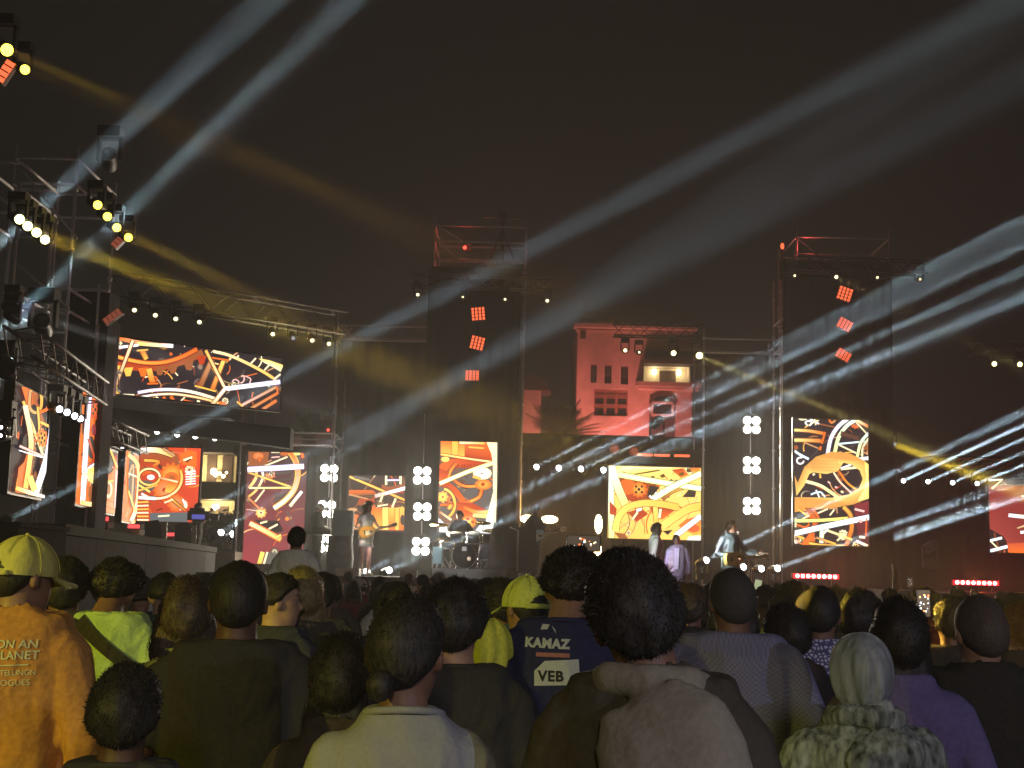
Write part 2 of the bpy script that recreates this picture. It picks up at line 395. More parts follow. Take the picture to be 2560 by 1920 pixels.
s = turned((208, 980, 1264), (255, 1000, 1266), 22.2, 23.6, 'thin tall LED screen with fiery gears, second along the side platform', 'or').crop(0, 800, .3616)
s.disc((622, 880), 24, 80, 'dk'); s.disc((640, 760), 18, 40, 'mr'); s.disc((625, 1200), 25, 60, 'br'); s.gear((650, 620), 40, 9, 'rd', 'or', 'dk', 1.7, 4)
s.line([(610, 505), (590, 760), (560, 1280)], 34, 'lv', 'wh'); s.line([(695, 560), (680, 900), (655, 1280)], 22, 'go', 'cr'); s.line([(690, 930), (560, 1080)], 20, 'wh'); s.line([(560, 1050), (660, 1150)], 18, 'cr'); s.line([(600, 820), (640, 960), (600, 1000)], 14, 'rd')
s.poly([(590, 1030), (650, 1010), (640, 1130), (600, 1110)], 'ye'); s.line([(545, 1265), (660, 1280)], 34, 'go', 'cr'); s.done()

s = turned((256, 1118, 1277), (295, 1132, 1286), 24, 25.3, 'small LED screen between the pairs of white lamps on the side platform', 'bg').crop(0, 800, .3616)
s.poly([(690, 1330), (705, 1090), (760, 1060), (810, 1000), (800, 1340)], 'or', 'tn'); s.line([(745, 885), (738, 1060)], 12, 'cr'); s.line([(755, 888), (805, 1020)], 12, 'go'); s.line([(735, 885), (820, 915)], 11, 'cr')
s.disc((745, 1170), 26, 60, 'cr', 'go'); s.disc((745, 1170), 14, 40, 'br'); s.line([(720, 1120), (780, 1110)], 12, 'go'); s.line([(700, 1250), (790, 1290)], 40, 'or', 'tn'); s.line([(800, 1040), (790, 1300)], 16, 'pk'); s.done()

s = turned((316, 1126, 1306), (348, 1141, 1305), 26.5, 28, 'narrow orange LED screen edge-on beside the big gear screen', 'or').crop(0, 800, .3616)
s.disc((905, 1100), 26, 200, 'dk'); s.line([(880, 930), (940, 990), (955, 1100), (940, 1280), (900, 1390)], 26, 'go', 'cr'); s.line([(880, 1090), (915, 1000), (905, 1240)], 12, 'tn'); s.line([(880, 1180), (930, 1330)], 12, 'go'); s.line([(880, 1060), (940, 1085)], 10, 'cr'); s.done()

s = flat((352, 1117), (492, 1306), 34, 'square LED screen with a pale ring over red gears', [(176, 60, 36), (196, 66, 44), (216, 70, 34), (190, 64, 34)]).crop(0, 800, .3616)
s.poly([(960, 880), (1230, 930), (1250, 1040), (1100, 1000), (960, 1010)], 'br', 'rd'); s.poly([(1240, 930), (1300, 900), (1362, 910), (1360, 1020), (1260, 1000)], 'or'); s.line([(1270, 970), (1330, 950)], 16, 'cr'); s.line([(1290, 985), (1320, 960)], 10, 'dk')
s.line([(965, 905), (1080, 900), (1200, 935)], 36, 'wh', 'go'); s.line([(1130, 890), (1210, 940)], 16, 'tn'); s.line([(1000, 970), (1100, 980), (1060, 1010)], 18, 'go', 'or')
s.gear((1190, 1075), 85, 13, 'or', 'go', 'rd'); s.disc((1190, 1090), 50, 40, 'or', 'br'); s.gear((1140, 1175), 80, 12, 'or', 'tn', 'rd'); s.poly([(1160, 1120), (1240, 1130), (1210, 1200), (1140, 1190)], 'or', 'go')
s.disc((1010, 1150), 65, 40, 'gr'); s.line([(960, 1140), (1040, 1190)], 14, 'ye'); s.line([(960, 1180), (1090, 1140)], 12, 'go')
s.arc((1035, 1085), 72, 56, 0, 360, 14, 'go', 'cr'); s.disc((1045, 1088), 26, 18, 'wh', 'cr'); s.line([(1100, 1090), (1230, 1120)], 12, 'tn', 'cr')
s.arc((1090, 1090), 170, 145, -20, 130, 24, 'go', 'wh', 'or'); s.line([(960, 1228), (1080, 1235)], 22, 'wh')
for i in range(6): s.line([(1285, 1052 + i * 17), (1355, 1046 + i * 17)], 8, 'wh')
s.line([(1325, 1040), (1320, 1140)], 10, 'cr')
for i in range(6): s.line([(950, 1262 + i * 24), (1030, 1258 + i * 25)], 11, 'cr' if i % 2 else 'go')
s.gear((1220, 1265), 60, 9, 'or', 'tn', 'br'); s.line([(1185, 1235), (1285, 1320)], 18, 'go', 'or', 'br'); s.line([(1140, 1265), (1200, 1240)], 10, 'cr'); s.line([(1265, 1240), (1290, 1290)], 12, 'wh')
s.poly([(1040, 1335), (1300, 1330), (1300, 1400), (1040, 1400)], (92, 96, 98)); s.line([(1095, 1358), (1175, 1352)], 12, 'cr'); s.done()

s = flat((620, 1129), (756, 1412), 36, 'tall LED screen with a white spoked clock ring above a maroon field', [(150, 54, 62), (134, 50, 58), (56, 46, 50), (70, 48, 48)]).crop(560, 960, .3255)
s.poly([(190, 520), (350, 520), (330, 620), (190, 640)], 'br'); s.disc((265, 555), 40, 26, 'or', 'tn'); s.line([(265, 560), (280, 595)], 18, 'or'); s.line([(365, 525), (430, 525)], 10, 'cr'); s.line([(365, 565), (430, 560)], 10, 'pk'); s.poly([(440, 520), (500, 525), (480, 560), (430, 550)], 'or', 'br')
for y in (690, 740, 860, 890): s.line([(390, y), (520, y - 10)], 22, (84, 66, 60))
s.line([(290, 640), (490, 560)], 12, 'cr'); s.line([(245, 640), (248, 720), (195, 800)], 22, 'cr', 'go'); s.line([(290, 650), (300, 720), (255, 810), (190, 868)], 18, 'wh', 'go'); s.line([(185, 678), (525, 795)], 14, 'go', 'ye'); s.line([(195, 800), (520, 797)], 14, 'cr', 'ye'); s.line([(312, 812), (242, 905)], 12, 'cr'); s.line([(185, 872), (278, 962)], 16, 'tn', 'or'); s.line([(275, 962), (312, 962)], 10, 'or')
s.line([(510, 525), (555, 600), (568, 700), (540, 810), (470, 895), (385, 955)], 44, 'or', 'wh', 'go'); s.line([(600, 825), (508, 940)], 24, 'wh', 'cr'); s.disc((565, 535), 26, 14, 'gn', 'ye'); s.line([(598, 530), (610, 570)], 22, 'or')
s.line([(183, 658), (616, 634)], 42, 'wh', 'wh', 'lv')
s.line([(330, 965), (350, 945), (380, 965)], 12, (90, 70, 70)); s.poly([(240, 1045), (420, 1050), (460, 1130), (380, 1150), (300, 1100)], 'dk'); s.line([(200, 1070), (300, 1120), (400, 1175), (440, 1195)], 50, 'cr', 'go', 'or'); s.line([(280, 1070), (335, 1055)], 14, 'cr'); s.line([(345, 1115), (415, 1078)], 14, 'cr'); s.line([(400, 1180), (440, 1160)], 18, 'ye')
s.poly([(330, 1290), (460, 1300), (440, 1410), (310, 1400)], (96, 92, 84)); s.line([(300, 1290), (265, 1410)], 34, 'ye', 'go'); s.line([(336, 1290), (300, 1410)], 16, 'cr'); s.done()

s = flat((870, 1187), (1009, 1327), 37.6, 'LED screen of orange plates behind the woman with the guitar', [(62, 46, 42), (70, 48, 42), (70, 52, 46), (58, 46, 44)]).crop(560, 960, .3255)
s.poly([(960, 815), (1140, 815), (1190, 850), (960, 860)], 'or', 'br'); s.line([(960, 848), (1110, 885)], 12, 'tn'); s.line([(1190, 840), (1100, 920)], 22, 'br'); s.poly([(1040, 880), (1160, 890), (1150, 940), (1020, 930)], 'rd', 'br'); s.poly([(1210, 770), (1270, 790), (1380, 770), (1380, 840), (1210, 830)], 'br', 'rd')
s.line([(965, 712), (1390, 892)], 24, 'ye', 'go', 'br'); s.line([(1000, 712), (1120, 738)], 20, (120, 112, 110)); s.line([(1246, 702), (1246, 775)], 18, 'cr'); s.line([(1356, 702), (1356, 770)], 18, 'cr'); s.line([(1250, 740), (1350, 738)], 14, 'lv'); s.line([(1395, 800), (1160, 862)], 28, 'wh', 'pk'); s.line([(1222, 845), (1200, 908)], 16, 'cr'); s.line([(1320, 880), (1292, 948)], 16, 'cr'); s.line([(1180, 940), (1260, 925)], 12, 'cr')
s.poly([(1100, 1030), (1130, 955), (1240, 950), (1240, 1125), (1125, 1122)], 'or', 'go'); s.poly([(1240, 950), (1385, 950), (1385, 1120), (1240, 1125)], 'go', 'or'); s.line([(1240, 952), (1240, 1125)], 46, 'ye'); s.line([(1330, 952), (1330, 1125)], 30, 'go'); s.line([(1105, 1125), (1385, 1128)], 12, 'rd'); s.disc((1372, 1045), 18, 40, 'dk')
s.poly([(950, 985), (1045, 1010), (1030, 1122), (950, 1105)], 'or', 'tn'); s.disc((990, 965), 36, 14, 'tn'); s.line([(950, 1085), (1000, 1110)], 26, 'wh'); s.done()

s = flat((1101, 1103), (1239, 1334), 35.6, 'tall bright LED screen of orange clockwork behind the drummer', 'gr').crop(1040, 1060, .2532)
s.poly([(245, 165), (480, 165), (480, 330), (245, 295)], 'or', 'go'); s.poly([(480, 165), (800, 165), (790, 385), (480, 325)], 'or', 'rd'); s.line([(385, 165), (385, 310)], 60, 'go'); s.line([(430, 185), (680, 190)], 26, 'cr', 'go'); s.line([(520, 230), (670, 240)], 18, 'go')
s.line([(235, 470), (330, 395), (480, 390), (700, 410)], 90, 'or', 'rd'); 
for x in (400, 465, 525, 590): s.line([(x, 400), (x + 5, 440)], 30, 'rd')
s.line([(300, 560), (350, 450), (400, 390)], 40, 'go', 'or', 'rd'); s.disc((290, 350), 40, 26, 'ye')
s.poly([(230, 430), (330, 480), (300, 560), (230, 620)], 'rd', 'or')
s.line([(360, 540), (430, 595), (520, 618), (680, 605)], 34, 'or', 'go', 'rd'); s.line([(660, 640), (640, 700), (560, 755), (400, 800)], 44, 'go', 'or', 'rd')
s.disc((560, 690), 100, 60, 'gr'); s.disc((690, 720), 60, 70, 'gr'); s.line([(650, 640), (625, 720), (540, 765)], 40, 'or', 'go', 'rd')
s.line([(250, 590), (340, 620), (420, 700), (470, 790)], 60, 'rd', 'or'); s.arc((255, 790), 130, 150, -80, 60, 38, 'ye', 'go', 'br'); s.gear((265, 720), 55, 8, 'go', 'ye', 'br'); s.line([(240, 800), (380, 800)], 26, 'or'); s.line([(320, 840), (350, 800)], 30, 'go')
s.poly([(400, 770), (560, 780), (700, 850), (600, 900), (420, 920)], 'rd', 'or'); s.line([(470, 820), (590, 870), (720, 870)], 36, 'or', 'ye'); s.line([(560, 900), (720, 915)], 40, 'go', 'gn')
s.line([(245, 300), (520, 345), (785, 380)], 26, 'ye', 'cr', 'or'); s.line([(235, 590), (520, 470), (780, 380)], 42, 'wh', 'cr', 'ye'); s.disc((655, 490), 92, 62, 'cr', 'wh'); s.disc((650, 490), 10, 10, 'br'); s.line([(560, 520), (640, 545)], 24, 'go'); s.disc((665, 600), 84, 52, 'or', 'go'); s.disc((662, 597), 20, 18, 'rd')
s.poly([(690, 165), (800, 165), (800, 700), (760, 640), (760, 400), (745, 300)], 'cr'); s.poly([(770, 640), (800, 640), (800, 1090), (600, 1090), (690, 960)], 'cr', 'wh'); s.poly([(630, 1000), (720, 960), (720, 1090), (560, 1090)], 'wh')
s.line([(235, 868), (350, 948)], 24, 'tn', 'cr'); s.disc((510, 970), 88, 64, 'or', 'ye')
for p in ((512, 940), (560, 968), (470, 975), (520, 1000)): s.disc(p, 17, 15, 'rd')
s.poly([(225, 930), (300, 1000), (320, 1075), (225, 1080)], 'wh'); s.line([(450, 1030), (560, 1060)], 30, 'cr', 'go'); s.poly([(225, 1080), (400, 1080), (380, 1100), (225, 1100)], 'mr'); s.done()

s = flat((1522, 1164), (1751, 1351), 37.4, 'brightest LED screen, yellow clockwork behind the long-haired singer in the suit', [(250, 196, 90), (252, 206, 100), (250, 214, 120), (248, 222, 120)]).crop(1200, 960, .3255)
s.line([(1100, 685), (1230, 680), (1380, 655)], 16, (110, 76, 20)); s.poly([(1080, 640), (1500, 640), (1330, 665), (1130, 700)], 'cr', 'ye')
s.poly([(1055, 710), (1360, 760), (1330, 880), (1180, 905), (1110, 890)], (150, 62, 26), 'rd'); s.disc((1130, 790), 66, 60, 'or', (210, 96, 46)); s.gear((1220, 810), 62, 11, 'or', 'go', 'dk', 1.0, 4); s.poly([(1300, 780), (1380, 790), (1330, 860), (1280, 870)], 'dk')
s.poly([(1470, 660), (1560, 650), (1600, 700), (1540, 720)], 'rd', 'or'); s.poly([(1610, 650), (1690, 640), (1690, 700), (1640, 690)], 'or', 'go')
for p in ((1320, 720), (1400, 705), (1460, 745), (1545, 690), (1600, 665)): s.poly([(p[0] - 22, p[1]), (p[0] + 10, p[1] - 16), (p[0] + 26, p[1] + 8), (p[0] - 4, p[1] + 18)], (88, 60, 16))
s.line([(1400, 890), (1470, 830), (1600, 780)], 26, 'br', 'go'); s.poly([(1550, 870), (1600, 815), (1660, 815), (1650, 870)], 'dk')
s.line([(1060, 695), (1330, 745), (1700, 805)], 44, 'cr', 'wh', 'gn'); s.line([(1695, 690), (1480, 790), (1325, 885)], 50, 'cy', 'wh', 'gn')
for i in range(6): s.line([(1320 + i * 44, 880 - i * 22), (1300 + i * 44, 858 - i * 22)], 16, 'wh')
s.line([(1000, 635), (1010, 1190)], 44, 'cy', 'gn'); s.line([(1005, 640), (1060, 800), (1130, 960)], 60, 'cy', 'ye')
s.poly([(995, 900), (1050, 960), (1040, 1010), (995, 1000)], 'rd')
s.poly([(1130, 985), (1240, 955), (1290, 1000), (1200, 1060)], (170, 70, 26), 'rd'); s.line([(1170, 1040), (1210, 985)], 16, 'cr'); s.poly([(1300, 945), (1510, 960), (1400, 1040), (1340, 1040)], 'rd', 'or'); s.line([(1345, 940), (1350, 1060)], 36, 'ye', 'go'); s.line([(1385, 960), (1375, 1030)], 20, 'cr'); s.line([(1240, 960), (1200, 975)], 20, 'wh')
s.line([(1040, 1130), (1060, 1030), (1130, 950), (1260, 915), (1400, 925), (1520, 950)], 50, 'ye', 'go'); s.line([(1400, 1090), (1500, 1020), (1600, 960), (1690, 940)], 60, 'ye', 'go')
s.poly([(1520, 1090), (1580, 1040), (1695, 1010), (1695, 1190), (1600, 1140)], 'or', 'go'); s.disc((1640, 1110), 45, 30, (216, 90, 40)); s.poly([(1400, 1130), (1480, 1120), (1440, 1160)], 'dk'); s.line([(1695, 1015), (1500, 1165)], 40, 'cy', 'wh'); s.poly([(1600, 1170), (1695, 1160), (1695, 1210), (1580, 1210)], 'cr', 'wh'); s.poly([(1030, 1140), (1110, 1150), (1140, 1195), (1070, 1190)], 'br'); s.done()

s = flat((1985, 1047), (2171, 1366), 34.7, 'tallest LED screen on the far tower with a gold clock hand loop', 'bg').crop(1840, 960, .3255)
s.line([(475, 262), (500, 275), (540, 270)], 12, 'cr'); s.line([(545, 320), (530, 295), (560, 285), (580, 300), (560, 322)], 12, 'wh'); s.line([(560, 265), (635, 308)], 12, 'wh'); s.line([(600, 262), (610, 318)], 10, 'cr'); s.line([(590, 300), (635, 280)], 8, 'cr')
s.line([(445, 355), (560, 362), (682, 384)], 30, 'gn', 'or', 'br'); s.line([(445, 432), (560, 434), (665, 440)], 36, 'gn', 'or', 'br'); s.line([(682, 370), (655, 460)], 15, 'or'); s.line([(520, 450), (640, 500)], 10, 'tn'); s.line([(648, 480), (640, 510)], 18, 'or'); s.line([(712, 272), (730, 300), (760, 280)], 15, 'or', 'tn')
s.line([(855, 268), (780, 330), (725, 420), (700, 540)], 30, 'wh', 'cr', 'lv'); s.line([(930, 270), (850, 320), (785, 410), (755, 530)], 28, 'cy', 'gn'); s.line([(910, 285), (1015, 400)], 10, 'cr'); s.line([(920, 280), (1015, 330)], 20, 'cr', 'or'); s.line([(780, 462), (1015, 440)], 13, 'cy'); s.line([(785, 468), (925, 535)], 12, 'cr'); s.line([(1020, 375), (955, 450), (925, 570)], 22, 'cy', 'gn'); s.line([(1020, 410), (970, 490), (965, 560)], 14, 'cr'); s.line([(800, 380), (940, 420)], 30, (88, 56, 46)); s.line([(975, 500), (1015, 490)], 26, 'br')
s.line([(445, 515), (490, 545), (555, 578)], 18, 'cy'); s.arc((490, 590), 26, 24, 0, 300, 12, 'wh'); s.line([(1015, 570), (940, 580)], 26, 'wh', 'cy')
s.line([(800, 655), (940, 640)], 18, 'cr'); s.line([(800, 650), (880, 620)], 14, 'wh'); s.line([(530, 748), (640, 780), (720, 830), (790, 880)], 24, 'cr', 'gn'); s.line([(745, 680), (800, 760), (890, 845)], 13, 'cr', 'pk'); s.line([(785, 670), (850, 760), (940, 825)], 15, 'or', 'go'); s.line([(570, 850), (640, 830), (680, 870)], 12, 'cy'); s.line([(610, 815), (640, 880)], 11, 'wh'); s.line([(585, 700), (600, 690)], 16, 'cr'); s.line([(640, 690), (645, 725)], 14, 'go'); s.line([(700, 750), (720, 765)], 12, 'pk'); s.line([(755, 790), (775, 798)], 13, 'pk'); s.line([(800, 825), (820, 835)], 14, 'cr')
s.poly([(445, 700), (470, 760), (520, 640), (610, 560), (730, 522), (870, 535), (980, 590), (1015, 620), (1015, 880), (900, 925), (760, 950), (445, 985), (445, 870), (740, 875), (860, 850), (940, 800), (968, 730), (945, 665), (880, 620), (820, 605), (780, 670), (690, 692), (590, 680), (560, 690), (520, 780), (460, 860)], (214, 150, 72), (246, 204, 110))
for i in range(9): s.line([(575, 590 + i * 11), (800 - abs(i - 4) * 6, 588 + i * 11)], 3, (180, 118, 60))
s.poly([(980, 600), (1015, 620), (1015, 880), (930, 900), (985, 800), (995, 700)], 'ye', 'gn')
s.poly([(900, 930), (1015, 900), (1015, 1250), (940, 1250)], 'mr', (74, 34, 38)); s.line([(470, 960), (540, 1010)], 14, 'go'); s.line([(500, 1040), (560, 1010)], 12, 'cr'); s.line([(620, 995), (700, 960)], 12, 'cr'); s.line([(715, 1010), (750, 965)], 12, 'cr')
s.poly([(520, 950), (600, 955), (640, 1050), (600, 1120), (600, 1250), (480, 1250), (560, 1150), (590, 1060)], (150, 74, 40), 'or'); s.line([(590, 960), (640, 1050)], 16, 'or')
s.line([(445, 1030), (445, 1100)], 30, 'cr'); s.line([(440, 1052), (640, 1048), (880, 1030)], 24, 'gn', 'ye'); s.line([(820, 945), (875, 1010), (882, 1110), (840, 1245)], 38, 'go', 'or', 'br'); s.line([(655, 1120), (648, 1250)], 34, 'cy', 'wh', 'gn'); s.line([(668, 1115), (885, 1195)], 17, 'cr', 'ye'); s.line([(770, 1205), (830, 1150)], 12, 'cr'); s.line([(670, 1150), (710, 1100)], 12, 'wh'); s.line([(460, 1080), (520, 1100), (560, 1080)], 14, 'or'); s.line([(450, 1160), (520, 1190)], 16, 'go')
s.line([(555, 1222), (660, 1240), (830, 1245)], 26, 'go', 'ye', 'br'); s.line([(610, 1180), (760, 1230)], 16, 'tn', 'go')
s.line([(436, 1150), (700, 1090), (1018, 1024)], 42, 'wh', 'wh', 'cy'); s.line([(905, 962), (980, 980)], 18, 'pk'); s.line([(940, 1175), (985, 1180)], 18, 'cr'); s.line([(915, 1205), (1005, 1245)], 20, 'wh', 'cr'); s.line([(930, 1050), (960, 1060)], 18, 'pk'); s.line([(995, 1030), (990, 1170)], 10, 'or'); s.line([(440, 1215), (480, 1210)], 26, 'wh', 'or'); s.done()

s = flat((2471, 1196), (2650, 1385), 36, 'LED screen cut by the edge of the photo with maroon and orange shapes', 'dk').crop(1840, 960, .3255)
s.poly([(1935, 780), (2300, 780), (2400, 1305), (2090, 1305), (2075, 1210), (2050, 1170), (1935, 1105)], (128, 46, 44), (150, 60, 52)); s.poly([(2080, 1225), (2400, 1210), (2400, 1305), (2090, 1305)], (196, 84, 52), 'or')
s.line([(1930, 1208), (2040, 1182)], 20, 'cy', 'wh'); s.line([(1928, 1288), (2082, 1248)], 24, 'cy', 'wh'); s.line([(1955, 1210), (2010, 1262)], 10, 'cr'); s.line([(2090, 1008), (2300, 1030)], 28, 'wh', 'cr'); s.line([(1930, 740), (2042, 735), (1962, 805)], 18, 'wh', 'cr', None, False); s.line([(2155, 1108), (2300, 1060)], 14, 'tn', 'cr'); s.line([(2180, 1140), (2300, 1130)], 22, 'wh'); s.line([(2190, 860), (2300, 870)], 14, 'cr'); s.done()
# ------------------------------------------------------------------ drapes, towers, trusses
def drape(x0, x1, ytop, Y, label, z0=ZS, depth=.12, top=None):
    """Black cloth hung from a pipe: pleated sheet with a hem; x, y in the 2212 wide view."""
    A = a2(x0, ytop, Y); B = a2(x1, ytop, Y); zt = (A.z + B.z) / 2 if top is None else top
    t = thing('black_drape', label, 'drape', (A.x, Y, z0), 0, 'black drapes on the stage')
    n = max(8, int((B.x - A.x) / .11)); b = MB(); H = zt - z0
    fr = [.06 * math.sin(i * 1.9) + .03 * math.sin(i * 4.1 + x0) for i in range(n + 1)]
    vs = [(i / n * (B.x - A.x), fr[i], z) for z in (0, H) for i in range(n + 1)]
    b.add(vs, [(i, i + 1, i + n + 2, i + n + 1) for i in range(n)], True); b.build('cloth', SCRIM, t)
    b = MB(); b.tube([(-.05, .12, H + .02), (B.x - A.x + .05, .12, H + .02)], .03, 8); b.build('pipe', BLACKM, t)
    return t
drape(722, 926, 738, 38, 'black drape between the wing bay and the central tower, behind the orange plate screen')
drape(926, 1127, 600, 36.06, 'tall black scrim on the central tower behind the drummer')
drape(1127, 1522, 943, 38.2, 'low wide black drape under the red lit house')
drape(1522, 1692, 766, 37.6, 'black drape with the column of white blinder lamps, beside the far tower')
drape(1692, 1925, 570, 35.1, 'tall black scrim on the far tower behind the gold loop screen')
drape(1925, 2420, 990, 37.5, 'low black drape beyond the far tower')
drape(512, 532, 985, 36.3, 'narrow black drape edge before the tall maroon screen')
drape(656, 724, 985, 36.4, 'narrow black drape where the keyboard player stands')
# black header boxes
def header(x0, x1, y0, y1, Y, d, label, name='black_header'):
    A = a2(x0, y0, Y); B = a2(x1, y1, Y); t = thing(name, label, 'stage header', (A.x, Y, B.z), 0, 'black headers over the stage')
    L = B.x - A.x; H = A.z - B.z; n = max(1, round(L / 1.2))
    for i in range(n):
        b = MB(); b.box((L * (i + .5) / n, d / 2, H / 2), (L / n - .012, d, H)); b.build('header_panel', SCRIM, t)
header(505, 724, 962, 986, 36.1, .5, 'black header above the tall maroon screen')
header(1127, 1520, 962, 1004, 37.5, .6, 'long black header holding four bright moving heads under the red house')
header(1692, 1925, 560, 600, 34.9, .5, 'black header cap on top of the far tower')
header(926, 1127, 575, 606, 35.9, .5, 'black header cap on top of the central tower')

def scaffold(label, x0, x1, Y, depth, z0, levels, post_top, braces=(), group='scaffold frames of the stage', split=True):
    """Steel scaffold bay: four standards, ledgers at each level, diagonal braces; x in metres."""
    t = thing('scaffold_tower', label, 'scaffold', (x0, Y, z0), 0, group); L = x1 - x0
    for x in (0, L):
        for y in (0, depth):
            b = MB(); b.tube([(x, y, 0), (x, y, post_top - z0)], .026, 8)
            z = .5
            while z < post_top - z0: b.tube([(x, y, z - .03), (x, y, z + .03)], .042, 8); z += 1.0
            b.build('post', STEEL, t)
    for z in levels:
        for p, q in (((0, 0), (L, 0)), ((0, depth), (L, depth)), ((0, 0), (0, depth)), ((L, 0), (L, depth))):
            b = MB(); b.tube([(p[0], p[1], z - z0), (q[0], q[1], z - z0)], .024, 8); b.build('ledger', STEEL, t)
    for (xa, za, xb, zb) in braces:
        b = MB(); b.tube([(xa, -.04, za - z0), (xb, -.04, zb - z0)], .021, 6); b.build('brace', STEEL, t)
    return t
def zz(x, y, Y): return a2(x, y, Y).z
def xx(x, y, Y): return a2(x, y, Y).x
# central tower top, far tower, bays
Y = 36.2; xa, xb = xx(938, 560, Y), xx(1136, 560, Y); zl = [zz(1036, y, Y) for y in (489, 523, 562, 600)]; w = xb - xa
scaffold('steel scaffold cage open to the sky on top of the central tower, partly lit red', xa, xb, Y, 2.4, 1.62, zl + [6.0, 8.0], zz(940, 465, Y),
         ((.05, zl[0], w * .34, zl[1] - .05), (.05, zl[1], w * .26, zl[2]), (w * .55, zl[2] - .02, w * .68, zl[3])))
Y = 35.3; xa, xb = xx(1721, 560, Y), xx(1921, 560, Y); zl = [zz(1820, y, Y) for y in (514, 552)]; w = xb - xa
scaffold('steel scaffold cage on top of the far tower with three red lamp squares', xa, xb, Y, 2.4, 1.62, zl + [5, 7.0], zz(1722, 490, Y),
         ((.08, zl[0] - .1, .55, zl[0] - .5), (w - .1, zl[0] - .2, w - .5, zl[0] - .5)))
Y = 37.2; xa, xb = xx(729, 720, Y), xx(926, 720, Y); zl = [zz(830, y, Y) for y in (705, 736)]
scaffold('lower scaffold bay joining the side stage to the central tower', xa, xb, Y, 2.0, 1.62, zl, zz(732, 676, Y), ((.05, zl[0], .5, zl[1]), (.05, zl[1], .4, zl[0] - .05)))
Y = 36.9; xa, xb = xx(1521, 740, Y), xx(1690, 740, Y); zl = [zz(1605, y, Y) for y in (733, 763)]
scaffold('lower scaffold bay between the red house and the far tower', xa, xb, Y, 2.0, 1.62, zl, zz(1521, 712, Y))
Y = 35.6; xa, xb = xx(1687, 680, Y), xx(1712, 680, Y)
scaffold('slim scaffold mast with star shaped braces beside the far tower', xa, xb, Y, 1.0, 1.62, [zz(1690, 690, Y), zz(1690, 752, Y)], zz(1690, 592, Y), ((0, zz(1690, 690, Y), .35, zz(1690, 660, Y)), (0, zz(1690, 690, Y), .35, zz(1690, 720, Y)), (0, zz(1690, 765, Y), .35, zz(1690, 735, Y))))
Y = 35.9; xa, xb = xx(521, 950, Y), xx(722, 950, Y); zl = [zz(620, y, Y) for y in (934, 960)]
scaffold('short scaffold bay over the tall maroon screen with red lit leaves behind it', xa, xb, Y, 1.8, 1.62, zl, zz(722, 800, Y), ((.06, zl[0], .5, zl[1]),))
Y = 37.9; xa, xb = xx(1124, 900, Y), xx(1131, 900, Y)
b = MB(); b.tube([(0, 0, 0), (0.05, 0, zz(1127, 820, Y) - ZS)], .03, 8); o = b.build('steel_mast', STEEL); o.location = (xa, Y, ZS); tag(o, 'thin steel mast standing at the edge of the red lit house view', 'mast')
Y = 37.6
for i, x in enumerate((1499, 1519)):
    b = MB(); b.tube([(0, 0, 0), (0, 0, zz(x, 790, Y) - ZS)], .026, 8); o = b.build('steel_mast', STEEL); o.location = (xx(x, 960, Y), Y, ZS)
    tag(o, ('thin steel mast against the corner of the red lit house', 'thin steel mast just beyond the corner of the red lit house')[i], 'mast')
# near side tower
Y = 22; zl = [a2(80, y, Y).z for y in (341, 396, 622, 668)]
scaffold('tall steel scaffold tower of the side stage with yellow lamp rows', a2(28, 400, Y).x, a2(164, 400, Y).x, Y, 2.2, 2.19, zl + [2.9, 3.6], a2(175, 314, Y).z,
         ((.1, zl[1] + .25, 1.1, zl[1] - .9), (.2, zl[2] + .35, 1.05, zl[3] + .02), (.05, zl[1], .3, zl[1] - .25)))
Y = 20; scaffold('short scaffold post frame at the photo edge before the yellow lamps', a2(-60, 500, Y).x, a2(36, 500, Y).x, Y, 1.5, 2.19, [a2(20, 460, Y).z, a2(20, 480, Y).z + .9], a2(36, 395, Y).z, ((.1, a2(20, 410, Y).z + .1, .62, a2(20, 455, Y).z),))
Y = 23.2; A = a2(146, 640, Y); B = a2(224, 840, Y); zt = a2(200, 628, Y).z
t = thing('black_drape', 'dark drape column hanging on the side stage tower', 'drape', (A.x, Y, 2.19), 0, 'black drapes on the stage'); b = MB()
b.box(((B.x - A.x) / 2, .3, (zt - 2.19) / 2), (B.x - A.x, .6, zt - 2.19)); b.build('cloth', mat('side_tower_drape', (.055, .054, .06), .9, 0, .25, 4, .4, .05, (5, 5, .4)), t)
b = MB(); b.tube([(0, -.05, zt - 2.19), (B.x - A.x, -.05, zt - 2.19)], .03, 8); b.build('pipe', STEEL, t)
for i, (x, y0, y1) in enumerate(((212, 615, 655), (205, 700, 815), (254, 700, 752))):
    b = MB(); Yp = 23.1; p, q = a2(x, y1, Yp), a2(x, y0, Yp); b.tube([(0, 0, 2.19 - p.z if i == 1 else -.8), (0, 0, q.z - p.z)], .022, 8); o = b.build('steel_pole', STEEL); o.location = p
    tag(o, ('short steel pole high on the side tower drape', 'steel pole running down the front of the dark side drape', 'steel pole at the corner of the wide clock screen')[i], 'pole')
def truss(label, p, q, size=.4, n=None, lat=.011, ch=.024, m=ALU):
    p, q = Vector(p), Vector(q); t = thing('lighting_truss', label, 'lighting truss', p, 0, 'lighting trusses'); d = q - p; L = d.length; d.normalize()
    u = d.cross(Vector((0, 0, 1))).normalized() * size / 2; v = Vector((0, 0, size / 2)); cs = [u + v, -u + v, -u - v, u - v]
    for c in cs: b = MB(); b.tube([c, c + d * L], ch, 6); b.build('chord', m, t)
    n = n or int(L / size); b = MB()
    for k in range(4):
        c0, c1 = cs[k], cs[(k + 1) % 4]
        for i in range(n):
            s0, s1 = (c0, c1) if i % 2 == 0 else (c1, c0); b.tube([s0 + d * L * i / n, s1 + d * L * (i + 1) / n], lat, 4, False)
    b.build('lattice', m, t, 'stuff'); return t
